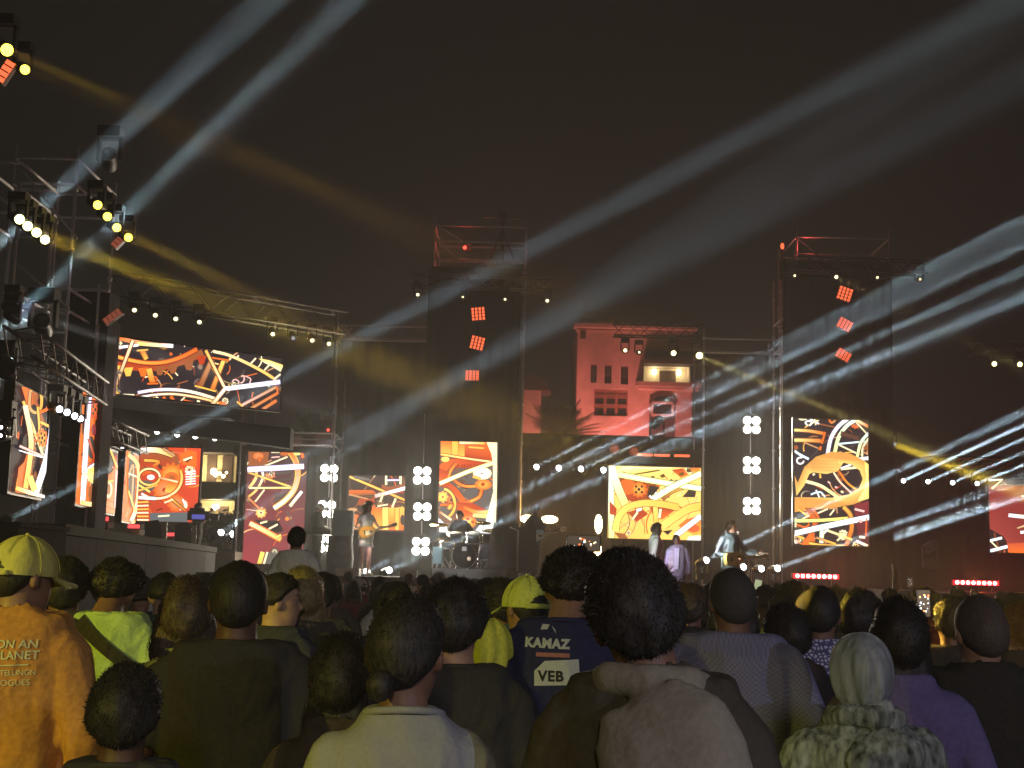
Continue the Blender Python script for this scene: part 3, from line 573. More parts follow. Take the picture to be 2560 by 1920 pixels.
DT = mat('dark_truss_metal', (.10, .10, .105), .45, .6, .2, 30)
truss('dark truss slanting over the wide clock screen with moving heads below', a2(250, 618, 28), (a2(735, 704, 31.8).x, 31.8, a2(250, 618, 28).z), .5, m=DT)
truss('dark truss running along the side stage above the nearest tall screen', (a2(22, 775, 17).x, 17.2, 4.45), (a2(190, 858, 22).x, 22.4, 4.45), .36, m=DT)
truss('dark truss high on the side tower leading to the wide screen', (a2(165, 775, 24).x, 24, a2(165, 775, 24).z), (a2(240, 815, 27).x, 27, a2(165, 775, 24).z), .36, m=DT)
truss('short dark truss crossing above the pairs of white lamps', (a2(215, 925, 24).x, 24, a2(215, 925, 24).z), (a2(300, 960, 27).x, 27, a2(215, 925, 24).z), .34, m=DT)
truss('dark truss carrying four white lamps over the square gear screen', a2(265, 915, 33.4), (a2(500, 922, 33.4).x, 33.4, a2(265, 915, 33.4).z), .36, m=DT)
truss('dark truss crossing the central tower below the scaffold cage', a2(888, 606, 35.7), (a2(1192, 606, 35.7).x, 35.7, a2(888, 606, 35.7).z), .32, m=DT)
truss('dark truss crossing the far tower above its red lamp squares', a2(1700, 572, 34.7), (a2(2000, 572, 34.7).x, 34.7, a2(1700, 572, 34.7).z), .32, m=DT)
truss('dark truss before the roof line of the red lit house', a2(1325, 712, 37.3), (a2(1520, 712, 37.3).x, 37.3, a2(1325, 712, 37.3).z), .34, m=DT)
truss('dark truss hidden high behind the cut off screen with two yellow lamps', a2(2090, 756, 36.5), (a2(2290, 756, 36.5).x, 36.5, a2(2090, 756, 36.5).z), .34, m=DT)
A = a2(245, 893, 32); t = thing('black_header', 'black band hung beneath the wide clock screen', 'stage header', (A.x, 31.2, a2(245, 922, 32).z), 0, 'black headers over the stage')
b = MB(); b.prism([(0, 0), (a2(640, 922, 32).x - A.x, -.45), (a2(640, 922, 32).x - A.x, .0), (0, .36)], 0, .5); b.build('header_cloth', SCRIM, t)
# red lit rail far out beyond the far tower
RED = emat('red_led', (1, .05, .03), 5); REDH = emat('red_led_hot', (1, .42, .40), 9); ORED = emat('orange_red_led', (1, .14, .05), 1.9); DRED = emat('dim_red_led', (.9, .22, .12), .35)
truss('slim truss lit red beyond the far tower', a2(2068, 999, 37), (a2(2186, 999, 37).x, 37, a2(2068, 999, 37).z), .2, m=mat('red_lit_truss', (.6, .03, .03), .4, .3, .1))  # red light falling on the truss is put into its colour

# ------------------------------------------------------------------ the house behind the stage and its neighbours
PLAST = mat('painted_plaster', (.42, .33, .28), .85, 0, .14, 1.2, .2)
TRIM = mat('pale_plaster_trim', (.5, .42, .35), .8, 0, .1, 3)
DWOOD = mat('dark_shutter_wood', (.07, .04, .03), .6, 0, .3, 8)
DGLASS = mat('dark_window_glass', (.02, .02, .022), .12, 0, 0, 5, 0, .5)
WARM = emat('warm_lamp', (1, .78, .42), 14); WARMW = emat('warm_lit_wall', (1, .72, .34), .5, (.5, .4, .3))
def house():
    Y = 85.0; h = lambda x, y: Vector((a2(1370, y, Y).x + (x - 1370) / 3039 * Y, Y, a2(1370, y - (x - 1370) * 0, Y).z))
    X = lambda x: a2(1370, 830, Y).x + (x - 1370) / 3039 * Y * 1.012
    Z = lambda y: a2(1370, y, Y).z
    x0, x1 = X(1246), X(1494); t = thing('house', 'red lit plaster house with arched door and small balcony rising behind the stage', 'house', (x0, Y, 0))
    L = x1 - x0; b = MB()
    holes = []
    def px(x): return X(x) - x0
    # front wall as cells round the openings
    ops = [(px(1276), px(1289), Z(829), Z(789)), (px(1306), px(1321), Z(830), Z(790)), (px(1341), px(1357), Z(831), Z(791)),
           (px(1284), px(1357), Z(900), Z(842)), (px(1404), px(1460), Z(962), Z(850)), (px(1390), px(1490), Z(829), Z(786))]
    xs = sorted({0, L, *[o[0] for o in ops], *[o[1] for o in ops]}); zs = sorted({0, Z(712), *[o[2] for o in ops], *[o[3] for o in ops]})
    for i in range(len(xs) - 1):
        for j in range(len(zs) - 1):
            cx, cz = (xs[i] + xs[i + 1]) / 2, (zs[j] + zs[j + 1]) / 2
            if any(o[0] < cx < o[1] and o[2] < cz < o[3] for o in ops): continue
            b.add([(xs[i], 0, zs[j]), (xs[i + 1], 0, zs[j]), (xs[i + 1], 0, zs[j + 1]), (xs[i], 0, zs[j + 1])], [(0, 1, 2, 3)])
    for o in ops:
        d = .35 if o is not ops[5] else 1.6
        b.add([(o[0], 0, o[2]), (o[1], 0, o[2]), (o[1], 0, o[3]), (o[0], 0, o[3]), (o[0], d, o[2]), (o[1], d, o[2]), (o[1], d, o[3]), (o[0], d, o[3])], [(0, 4, 5, 1), (1, 5, 6, 2), (2, 6, 7, 3), (3, 7, 4, 0)])
    H = Z(712)
    b.add([(0, 0, 0), (0, 9, 0), (0, 9, H), (0, 0, H)], [(0, 1, 2, 3)]); b.add([(L, 0, 0), (L, 9, 0), (L, 9, H), (L, 0, H)], [(3, 2, 1, 0)]); b.add([(0, 9, 0), (L, 9, 0), (L, 9, H), (0, 9, H)], [(0, 1, 2, 3)]); b.add([(0, 0, H), (L, 0, H), (L, 9, H), (0, 9, H)], [(0, 1, 2, 3)])
    b.build('wall', PLAST, t)
    for o in ops[:3]:
        b = MB(); m = (o[0] + o[1]) / 2; w = o[1] - o[0]; hh = o[3] - o[2]; f = [((m, .2, o[2] + hh * k), (w, .1, .1)) for k in (.02, .5, .98)] + [((m, .2, o[2] + hh / 2), (.06, .1, hh))]
        for c, d in f: b.box(c, d)
        fr = b.build('window', DWOOD, t); b = MB(); b.box((m, .27, o[2] + hh / 2), (w, .04, hh)); b.build('pane', DGLASS, fr)
    o = ops[3]; w = o[1] - o[0]; hh = o[3] - o[2]; b = MB()
    for k in range(4): b.box((o[0] + w * k / 3, .18, o[2] + hh / 2), (.16, .12, hh))
    for k in (0, .36, .42, .72, .78, 1): b.box(((o[0] + o[1]) / 2, .2, o[2] + hh * k), (w, .1, .12))
    b.box(((o[0] + o[1]) / 2, .24, o[2] + hh * .88), (w, .05, hh * .24))
    fr = b.build('window', mat('brown_window_frame', (.20, .10, .07), .6, 0, .2, 8), t); b = MB(); b.box(((o[0] + o[1]) / 2, .3, o[2] + hh / 2), (w, .04, hh)); b.build('pane', DGLASS, fr)
    o = ops[4]; w = o[1] - o[0]; hh = o[3] - o[2]; m = (o[0] + o[1]) / 2; b = MB(); R = w * .5
    ring = [(m + R * 1.08 * math.cos(a), o[3] - .55 + .75 * math.sin(a)) for a in [math.pi * k / 10 for k in range(11)]]
    ring2 = [(m + R * .84 * math.cos(a), o[3] - .55 + .48 * math.sin(a)) for a in [math.pi * k / 10 for k in range(11)]]
    for k in range(10): b.prism([ring[k], ring[k + 1], ring2[k + 1], ring2[k]], -.08, .12)
    b.build('arch_trim', DWOOD, t)
    b = MB(); b.box((m, .3, o[2] + hh * .28), (w * .96, .08, hh * .52)); d = b.build('door', DWOOD, t)
    b = MB(); b.box((m, .2, o[2] + hh * .60), (w * .84, .1, .14)); b.box((m, .2, o[2] + hh * .84), (w * .84, .1, .14)); b.box((m - w * .4, .2, o[2] + hh * .72), (.14, .1, hh * .24)); b.box((m + w * .4, .2, o[2] + hh * .72), (.14, .1, hh * .24)); fr = b.build('window', TRIM, t)
    b = MB(); b.box((m, .28, o[2] + hh * .72), (w * .8, .04, hh * .24)); b.build('pane', DGLASS, fr)
    # balcony: lit recess, slab, lamps, eave
    o = ops[5]; w = o[1] - o[0]; hh = o[3] - o[2]
    b = MB(); b.box(((o[0] + o[1]) / 2, 1.64, o[2] + hh / 2), (w, .06, hh)); b.build('balcony_wall', mat('cream_plaster', (.55, .48, .36), .8, 0, .1, 2), t)
    b = MB(); b.box((o[0] + w * .58, 1.58, o[2] + hh * .44), (w * .36, .06, hh * .86)); b.build('balcony_door', DWOOD, t)
    b = MB(); b.box(((px(1372) + px(1510)) / 2, -.35, Z(832)), (px(1510) - px(1372), 1.1, .26)); b.box(((px(1376) + px(1506)) / 2, -.3, Z(837)), (px(1506) - px(1376), .8, .3)); b.build('balcony_slab', PLAST, t)
    for k in (.28, .82):
        b = MB(); b.box((o[0] + w * k, 1.5, o[3] - .24), (.24, .16, .3)); lm = b.build('wall_lamp', WARM, t)
        spot = bpy.data.lights.new('wall_lamp_light', 'POINT'); spot.energy = 26; spot.color = (1, .82, .45); spot.shadow_soft_size = .1
        so = bpy.data.objects.new('wall_lamp_light', spot); COL.objects.link(so); so.parent = t; so.location = (o[0] + w * k, 1.1, o[3] - .35)
    b = MB(); b.box((L * .8, -.25, Z(784)), (L * .46, 1.3, .22)); b.box((L * .8, .1, Z(770)), (L * .44, .9, .7)); b.build('eave', mat('dark_eave', (.06, .045, .04), .8, 0, .2, 4), t)
    b = MB(); b.box((L / 2, -.1, H + .12), (L + .5, .8, .24)); b.box((L / 2, .1, H - .16), (L + .2, .3, .14)); b.build('cornice', TRIM, t)
    b = MB(); b.prism([(0, 0), (2.4, 0), (2.2, .55), (1.5, .5), (.9, .9), (.35, .8), (.1, 1.5)], .3, .8, Matrix.Translation((0.1, 0, H + .24))); b.build('parapet_ornament', TRIM, t); b = MB(); b.prism([(L - 2.0, 0), (L - .1, 0), (L - .1, 1.1), (L - 1.2, 1.0), (L - 1.7, .5)], .3, .8, Matrix.Translation((0, 0, H + .24))); b.build('parapet_ornament', TRIM, t)
    b = MB(); b.box((px(1258), -.05, Z(726)), (.35, .1, .5)); b.build('vent', DWOOD, t)
    return x0, Z
HX, HZ = house()
Y = 84
t = thing('garden_wall', 'red lit garden wall with a tiled roof end beside the palm', 'wall', (a2(1127, 940, Y).x, Y, 0)); L = a2(1250, 940, Y).x - a2(1127, 940, Y).x
b = MB(); b.box((L / 2, .4, a2(1150, 935, Y).z / 2), (L, .4, a2(1150, 935, Y).z)); b.box((.55, .0, a2(1150, 846, Y).z / 2), (1.1, 1.2, a2(1150, 846, Y).z)); b.build('wall', PLAST, t)
b = MB(); zt = a2(1150, 846, Y).z; b.prism([(-.3, 0), (1.5, .0), (1.1, .6), (.2, 1.0), (-.2, .8)], -.8, 2, Matrix.Translation((.2, 0, zt))); b.build('roof', mat('clay_roof_tiles', (.05, .03, .025), .9, 0, .3, 6, .5), t)
LEAF = mat('palm_leaf', (.10, .11, .05), .6, 0, .3, 5); TRUNK = mat('palm_trunk', (.14, .09, .06), .9, 0, .3, 8, .8)
def palm(name, label, base, ht, n, ln, cat, seed, droop=.7, group=None):
    rnd = random.Random(seed); t = thing(name, label, cat, base, 0, group); b = MB()
    pts = [(0, 0, 0), (.05, 0, ht * .5), (0, 0, ht)]; b.tube(pts, [.3, .24, .22], 10); b.build('trunk', TRUNK, t)
    for i in range(n):
        a = rnd.uniform(0, 6.28); el = rnd.uniform(.35, 1.35); b = MB(); d = Vector((math.cos(a), math.sin(a), 0)); sd = Vector((-d.y, d.x, 0)); l = ln * rnd.uniform(.75, 1.1); pr = []
        for k in range(11):
            f = k / 10; pr.append(Vector((0, 0, ht)) + d * l * f * math.cos(el) + Vector((0, 0, l * f * math.sin(el) - droop * l * f * f * .6)))
        b.tube(pr, [.035 * (1 - k / 12) for k in range(11)], 4)
        for k in range(2, 21):
            f = k / 21; j = f * 10; i0 = min(9, int(j)); p = pr[i0].lerp(pr[i0 + 1], j - i0); tn = (pr[i0 + 1] - pr[i0]).normalized(); ll = ln * .26 * math.sin(math.pi * (f * .85 + .12))
            for sg in (-1, 1):
                e = p + sd * sg * ll * .75 + tn * ll * .6 - Vector((0, 0, ll * .25)); b.add([p - tn * .035, p + tn * .035, e], [(0, 1, 2)])
        b.build('frond', LEAF, t)
palm('palm_tree', 'low bushy palm lit red before the garden wall of the house', (a2(1212, 945, 80).x, 80, 0), a2(1212, 947, 80).z, 44, 3.0, 'palm tree', 3, .4)
palm('palm_tree', 'spiky palm glowing red behind the short scaffold bay', (a2(668, 946, 44).x, 44, 0), a2(668, 946, 44).z, 18, 1.1, 'palm tree', 5, .35)
# far houses seen through the gaps of the side stage
FARW = mat('far_house_plaster', (.36, .27, .22), .85, 0, .15, 1)
t = thing('far_house', 'house front glowing dull red behind the short scaffold bay', 'house', (a2(500, 940, 60).x, 60, 0)); w_ = a2(730, 940, 60).x - a2(500, 940, 60).x; zt = a2(600, 944, 60).z
b = MB(); b.box((w_ / 2, 2, zt / 2), (w_, 4, zt)); b.build('wall', FARW, t)
for i in range(5): b = MB(); b.box((w_ * (i + .5) / 5, -.03, zt - .9), (.36, .06, .5)); b.build('window', DGLASS, t)
b = MB(); b.box((w_ / 2, 1.9, zt + .08), (w_ + .3, 4.3, .16)); b.build('cornice', FARW, t)
Yf = 52; x0 = a2(415, 1000, Yf).x; x1 = a2(545, 1000, Yf).x; w_ = x1 - x0
t = thing('far_house', 'house with warmly lit balconies seen between the gear screen and the tall maroon screen', 'house', (x0, Yf, 0))
FZ = lambda y: a2(465, y, Yf).z
b = MB(); b.box((w_ / 2, 2.6, FZ(950) / 2), (w_, 2.4, FZ(950))); b.build('wall', mat('balcony_plaster', (.5, .43, .26), .8, 0, .2, 2), t)
for i, (ya, yb) in enumerate(((1040, 1078), (1120, 1150))):
    b = MB(); b.box((w_ / 2, .75, (FZ(ya) + FZ(yb)) / 2), (w_, 1.2, FZ(ya) - FZ(yb))); b.build('balcony', mat('balcony_front', (.07, .06, .045), .8, 0, .3, 3), t)
b = MB(); b.box((w_ / 2, .9, FZ(962)), (w_ + .3, 1.6, .5)); b.build('eave', mat('dark_eave2', (.05, .04, .035), .8, 0, .2, 4), t)
for i, (x, y) in enumerate(((428, 985), (462, 990), (452, 1102))): b = MB(); b.box((a2(x + 14, y, Yf).x - x0, 1.36, FZ(y + 20)), (.36, .06, 1.1)); b.build('window', DWOOD, t)
for x, y, r in ((437, 1015, .13), (452, 1026, .07), (461, 1022, .06), (469, 1028, .07), (476, 1020, .05), (438, 1094, .11), (455, 1094, .09)):
    b = MB(); b.ball((a2(x, y, Yf - 1).x - x0, .1 if r < .1 else 1.0, FZ(y)), r, 10, 6); b.build('lamp', WARM, t)
for x, y in ((437, 1015), (456, 1094)):
    l = bpy.data.lights.new('balcony_lamp_light', 'POINT'); l.energy = 130; l.color = (1, .8, .42); l.shadow_soft_size = .12; o = bpy.data.objects.new('balcony_lamp_light', l); COL.objects.link(o); o.parent = t; o.location = (a2(x, y, Yf).x - x0, .55, FZ(y - 4))
BUSH = mat('potted_bush_leaf', (.10, .12, .04), .6, 0, .4, 6)
def bush(label, c, r, n, seed, cat='bush'):
    rnd = random.Random(seed); t = thing('potted_bush', label, cat, (c[0], c[1], c[2] - r)); b = MB(); b.lathe([(r * .3, -.5), (r * .4, 0)], None, 10); b.build('pot', mat('clay_pot', (.2, .1, .07), .8), t); b = MB()
    for i in range(n):
        p = Vector((rnd.gauss(0, r * .4), rnd.gauss(0, r * .4), r * .9 + rnd.gauss(0, r * .4))); a = Vector((rnd.gauss(0, 1), rnd.gauss(0, 1), rnd.gauss(0, 1))).normalized() * r * .3; c2 = Vector((rnd.gauss(0, 1), rnd.gauss(0, 1), rnd.gauss(0, 1))).normalized() * r * .12
        b.add([p - a, p + c2, p + a, p - c2], [(0, 1, 2, 3)])
    b.build('leaves', BUSH, t)
p = at(560, 1310, 38); bush('leafy bush in the gap beside the camera operator', (p.x, 38, p.z), .42, 420, 4)
p = at(530, 1330, 37.2); bush('smaller leafy bush low beside the camera operator', (p.x, 37.2, p.z), .35, 300, 6)
# warm red floods that wash the house
def red_flood(x, Y, z, target, e, n):
    t = thing('floodlight', n, 'floodlight', (x, Y, z)); b = MB(); b.box((0, 0, .2), (.5, .3, .3)); b.build('housing', BLACKM, t); b = MB(); b.box((0, .02, .37), (.44, .24, .04)); b.build('lens', RED, t)
    spot_light('floodlight_light', (x, Y + .1, z + .6), target, 66, e, (1, .22, .18), .6, .3, t)
red_flood(a2(1300, 940, 78).x, 78, 1.0, (a2(1330, 850, 85).x, 85, 8.4), 24000, 'red floodlight on the ground washing the house wall')
red_flood(a2(1160, 940, 77).x, 77, 1.0, (a2(1180, 890, 85).x, 85, 8), 14000, 'red floodlight on the ground washing the garden wall')
red_flood(a2(640, 1000, 50).x, 50, 3.0, (a2(640, 950, 60).x, 60, 8), 500, 'red floodlight behind the tall maroon screen')

# ------------------------------------------------------------------ lamps
LW = emat('white_lens', (.93, .97, 1), 14); LB = emat('blinder_lens', (1, .93, .80), 22); LY = emat('yellow_lens', (1, .80, .06), 7); LYW = emat('yellow_white_lens', (1, .93, .35), 9); LD = emat('dim_warm_lens', (1, .85, .42), 3.2); LO = emat('amber_lens', (1, .72, .35), 16); LDIM = emat('dim_white_lens', (.9, .92, 1), .4); LOFF = mat('unlit_lens', (.05, .055, .07), .1, 0, 0, 5, 0, .5)
GLASS = mat('lamp_ring', (.25, .25, .28), .25, .6, .1)
def moving_head(p, label, lens, r=.07, aim=None, group=None, hang=True, beam=None, power=60000, colour=(.62, .88, 1), angle=1.2, blend=.7, soft=.05, shaft=None):
    """Stage moving head: base, yoke, head, lens; aims at a point and throws a beam."""
    p = Vector(p); t = thing('moving_head_lamp', label, 'stage lamp', p, 0, group); sg = 1 if hang else -1
    aimv = (Vector(aim) - p).normalized() if aim is not None else Vector((0, -1, -.15)).normalized()
    R = aimv.to_track_quat('Z', 'Y').to_matrix(); s = max(r / .075, .8)
    b = MB(); b.box((0, .0, sg * .34 * s), (.28 * s, .24 * s, .13 * s)); b.build('base', BLACKM, t)
    b = MB()
    for q in (-1, 1): b.box((q * .135 * s, 0, sg * .14 * s), (.035 * s, .09 * s, .30 * s))
    b.box((0, 0, sg * .275 * s), (.305 * s, .09 * s, .03 * s)); b.build('yoke', BLACKM, t)
    b = MB(); b.lathe([(.055 * s, -.2 * s), (.095 * s, -.15 * s), (.10 * s, .02 * s), (.088 * s, .10 * s), (.088 * s, .13 * s)], R, 14); b.build('head', BLACKM, t)
    b = MB(); b.lathe([(.082 * s, .118 * s), (.094 * s, .118 * s), (.094 * s, .145 * s), (.082 * s, .145 * s)], R, 16, False); b.build('lens_ring', GLASS, t)
    b = MB(); b.lathe([(r, .10 * s), (r, .14 * s), (r * .82, .14 * s + r * .35), (r * .4, .14 * s + r * .55), (.002, .14 * s + r * .6)], R, 14); b.build('lens', lens, t)
    if beam is not None and shaft is not None:
        beam_light('beam_light', p + aimv * (.22 * s + r), beam, shaft[0], shaft[1], power, colour, t)
    elif beam is not None:
        spot_light('beam_light', p + aimv * (.26 * s + r), beam, angle, power, colour, blend, soft, t)
    return t
ORD = ('first', 'second', 'third', 'fourth', 'fifth', 'sixth', 'seventh', 'eighth')
CW = (.66, .88, 1.0); CY = (1.0, .66, .06); CO = (1.0, .55, .08)
# row of four under the header below the house, beams to the upper far side
for i in range(4):
    p = at(1334 + 56 * i, 1171 + 2.2 * i, 37.3); e = at(2560, 545 + 66 * i, 24)
    moving_head(p, f'{ORD[i]} of four white beam lamps under the red house, from the drum kit', LW, .075, e, 'four white beam lamps under the red house', True, e, 32, CW, shaft=(.09, .8))
for i in range(4):
    p = at(2254 + 62 * i, 1204 + 2 * i, 36); e = at(2900, 905 + 40 * i, 25)
    moving_head(p, f'{ORD[i]} of four white beam lamps beyond the far tower, from the tower', LW, .055, e, 'four white beam lamps beyond the far tower', True, e, 80 if i == 0 else 36, CW, shaft=(.07, .8))
for i in range(4):
    p = at((2197, 2203, 2207, 2211)[i], (1312, 1323, 1345, 1355)[i], 35.8); e = at(2900, (1078, 1092, 1118, 1132)[i], 24)
    moving_head(p, f'{ORD[i]} from the top of the four stacked beam lamps tucked behind the tallest screen', LDIM, .05, e, 'four stacked beam lamps behind the tallest screen', False, e, 150, CW, shaft=(.10, .8))
# side stage white beams that cross the sky
for i, (px, py, ex, ey, pw, an) in enumerate(((-150, 745, 660, 5, 260000, 1.5), (-130, 950, 660, 195, 330000, 1.2), (-120, 968, 700, 222, 300000, 1.2), (-150, 1120, 300, 600, 60000, 1.5))):
    p = at(px, py, 24); e = at(ex, ey, 13)
    moving_head(p, f'{ORD[i]} of the beam lamps out of view at the photo edge of the side stage', LW, .07, e, 'beam lamps at the outer edge of the side stage', False, e, pw / 8500, CW, shaft=(.12, an))
# low pair at the back of the side stage, sky beams
q = [at(545, 1336, 36.6), at(573, 1341, 36.6)]
moving_head(q[0], 'first of two bright floor beam lamps beside the camera operator', LW, .085, at(2560, 40, 20), 'two floor beam lamps by the camera operator', False, at(2560, 30, 17), 24, CW, shaft=(.14, 2.6))
moving_head(q[1], 'second of two bright floor beam lamps, next to the tall maroon screen', LW, .095, at(2560, 330, 22), 'two floor beam lamps by the camera operator', False, at(2560, 360, 21), 28, CW, shaft=(.14, 1.6))
moving_head(at(470, 1296, 35.8), 'beam lamp hidden behind the camera operator with a faint wide beam', LDIM, .06, at(2560, 150, 20), None, False, at(2560, 190, 20), 22, CW, shaft=(.14, 2.4))
p = at(5, 1309, 17); moving_head(p, 'white beam lamp on the riser box at the photo edge', LW, .05, at(600, 1010, 22), None, False, at(600, 1000, 13), 9, CW, shaft=(.08, 1.0))
moving_head(at(-30, 1318, 17), 'second beam lamp on the riser box just outside the photo', LW, .05, at(600, 1060, 22), None, False, at(600, 1060, 13), 7, CW, shaft=(.08, 1.0))
# floor lamps on the main stage
for i, (px, py, ex, ey, pw, lb) in enumerate(((967, 1428, 1400, 1240, 60, 'white floor lamp between the woman with the guitar and the drum riser'), (912, 1432, 1300, 1230, 45, 'white floor lamp behind the feet of the woman with the guitar'),
        (840, 1447, 1200, 1290, 40, 'small white floor lamp below the draped keyboard'), (1756, 1405, 2560, 1030, 150, 'white floor lamp between the two singers and the man with the acoustic guitar'),
        (1850, 1421, 2500, 1150, 0, 'white floor lamp behind the hip of the man with the acoustic guitar'), (1895, 1424, 2500, 1250, 0, 'white floor lamp just past the foot of the microphone stand'), (1935, 1424, 2560, 1190, 90, 'white floor lamp before the first red LED bar'))):
    p = at(px, py, 33); e = at(ex, ey, 26)
    moving_head(p, lb, LW, .075, e, None, False, e if pw else None, pw * .4, CW, shaft=(.1, 1.0))
# yellow rows of the side tower
for i in range(4):
    p = at((44, 64, 86, 107)[i], (546, 563, 579, 597)[i], 18 + i * .37); e = at((700, 800, 900, 1000)[i], (830, 860, 900, 930)[i], 11)
    moving_head(p, f'{ORD[i]} of four pale yellow lower lamps on the side tower, from the photo edge', LYW, .062, e, 'lower row of yellow lamps on the side tower', True, e, (4 if i > 1 else 1.2), CY, shaft=(.1, 2.2))
for i in range(4):
    p = at((240, 264, 288, 317)[i], (510, 539, 567, 592)[i], 20 + i * .65); e = at((760, 840, 900, 980)[i], (830, 850, 880, 900)[i], 13)
    moving_head(p, f'{ORD[i]} of four golden upper lamps on the side tower, from the top', LY, .062, e, 'upper row of golden lamps on the side tower', True, e, (2.0 if i > 1 else .5), CO, shaft=(.1, 2.2))
for i in range(2):
    p = at((9, 56)[i], (121, 171)[i], 16.6 + i * .6); e = at((1000, 1100)[i], (560, 640)[i], 10)
    moving_head(p, ('golden lamp at the very top corner of the photo', 'golden lamp just below the corner lamp of the side tower')[i], LY, (.075, .06)[i], e, 'pair of golden lamps at the photo corner', True, e, (2.4, .5)[i], CO, shaft=(.1, 1.6))
# eight dim heads under the slanting truss
for i, (x, y) in enumerate(((290, 665), (335, 676), (379, 684), (430, 691), (588, 717), (632, 726), (673, 731), (709, 738))):
    Yq = 28 + (x - 290) / 419 * 3.6
    moving_head(a2(x, y, Yq), f'{ORD[i]} of eight moving heads under the slanting truss, from its high end', LD if i != 5 else LDIM, .045, a2(x, y, Yq) + Vector((.35, -1, -.75)), 'eight moving heads under the slanting truss')
for i, (x, y) in enumerate(((903, 637), (1000, 642), (1091, 647), (1182, 650))):
    moving_head(a2(x, y, 35.6), f'{ORD[i]} of four tiny warm lamps across the central tower, from the wide screen', LD, (.04, .025, .03, .042)[i], None, 'four tiny warm lamps across the central tower')
for i, (x, y) in enumerate(((1715, 596), (1804, 597), (1893, 600), (1985, 604))):
    e = a2(2212, 800, 24)
    moving_head(a2(x, y, 34.6), f'{ORD[i]} of the four tiny warm lamps across the far tower, counted from the house side', LD, (.028, .045, .03, .028)[i], e if i == 1 else None, 'four tiny warm lamps across the far tower', True, e if i == 1 else None, 3, (1, .8, .3), shaft=(.1, 1.0))
for i, (x, y) in enumerate(((1350, 757), (1380, 761), (1454, 763), (1508, 767))):
    e = at(2300, 1120, 22)
    moving_head(a2(x, y, 37.2), f'{ORD[i]} of four lamps hung before the red house roof, from its tall corner', (LD, LD, LYW, LYW)[i], (.05, .03, .065, .085)[i], e if i == 3 else None, 'four lamps before the roof of the red house', True, e if i == 3 else None, 9, (1, .82, .25), shaft=(.09, 1.0))
for i, (x, y) in enumerate(((2145, 786), (2200, 787))):
    moving_head(a2(x, y, 36.4), ('nearer of two yellow lamps hung high beyond the far tower', 'yellow lamp hung high beyond the far tower at the photo edge')[i], LYW, .06, None, 'two yellow lamps beyond the far tower')
p = a2(1928, 958, 38.2); moving_head(p, 'amber beam lamp behind the far tower pouring a yellow shaft downwards', LDIM, .05, at(2800, 1330, 30), None, True, at(2800, 1330, 30), 110, (1, .70, .05), shaft=(.2, 4))
# white lamps of the side stage
for i, (x, y) in enumerate(((342, 932), (385, 938), (424, 942), (466, 946))):
    moving_head(a2(x, y, 33.2), f'{ORD[i]} of the four white lamps above the square gear screen, counted from the side stage', LW, .06, None, 'four white lamps above the square gear screen')
for i, (x, y) in enumerate(((122, 882), (139, 889), (156, 897), (169, 903))):
    moving_head(a2(x, y, 19.4 + i * .6), f'{ORD[i]} of the four white lamps between the two tallest side screens, nearest first', LW, .045, (0, 12, 2), 'four white lamps along the side stage truss')
KG = 'white lamp pairs at the photo edge'
def key(x, y, Y, pw, an): e = a2(x, y, Y); return (e, KG, True, e, pw, (1, .95, .88), an)
KEY = {0: key(1580, 1180, 27, 40000, 5), 1: key(790, 1170, 32, 15000, 6), 2: key(1440, 1200, 27.6, 20000, 6), 3: key(1000, 1200, 33.5, 8000, 7)}
for i, (x, y, Yq) in enumerate(((28, 665, 20), (27, 685, 20), (17, 790, 18), (14, 808, 18), (9, 922, 17.5), (8, 940, 17.5))):
    moving_head(a2(x, y, Yq), ('upper lamp of the highest white pair at the photo edge', 'lower lamp of the highest white pair at the photo edge', 'upper lamp of the middle white pair at the photo edge', 'lower lamp of the middle white pair at the photo edge', 'upper lamp of the lowest white pair at the photo edge', 'lower lamp of the lowest white pair at the photo edge')[i], LW, .038 if i < 4 else .02, *KEY.get(i, (None, 'white lamp pairs at the photo edge')))
for i, (x, y) in enumerate(((257, 1099), (255, 1118), (250, 1204), (249, 1223), (309, 1122), (307, 1140), (304, 1221), (302, 1240))):
    moving_head(at(x, y, 25 if i < 4 else 27), f'{("upper", "lower")[i % 2]} lamp of the {("top", "bottom")[(i // 2) % 2]} white pair {("before", "behind")[i // 4]} the small screen on the side platform', LW, .036, None, 'white lamp pairs round the small side screen')
# large dark heads seen against the light
for i, (x, y, Yq, lb) in enumerate(((1419, 912, 37.1, 'big unlit moving head standing before the arched door of the red house'), (704, 895, 36.4, 'big unlit moving head on the short scaffold bay by the central tower'), (236, 345, 22.6, 'unlit moving head high on the side tower'), (92, 705, 20, 'unlit moving head hanging inside the side tower'), (2010, 1180, 35, 'lone unlit moving head on the far floor below the amber shaft'))):
    moving_head(a2(x, y, Yq), lb, LOFF, .1, a2(x, y, Yq) + Vector((.2, -1, .3)), None, i in (2, 3))

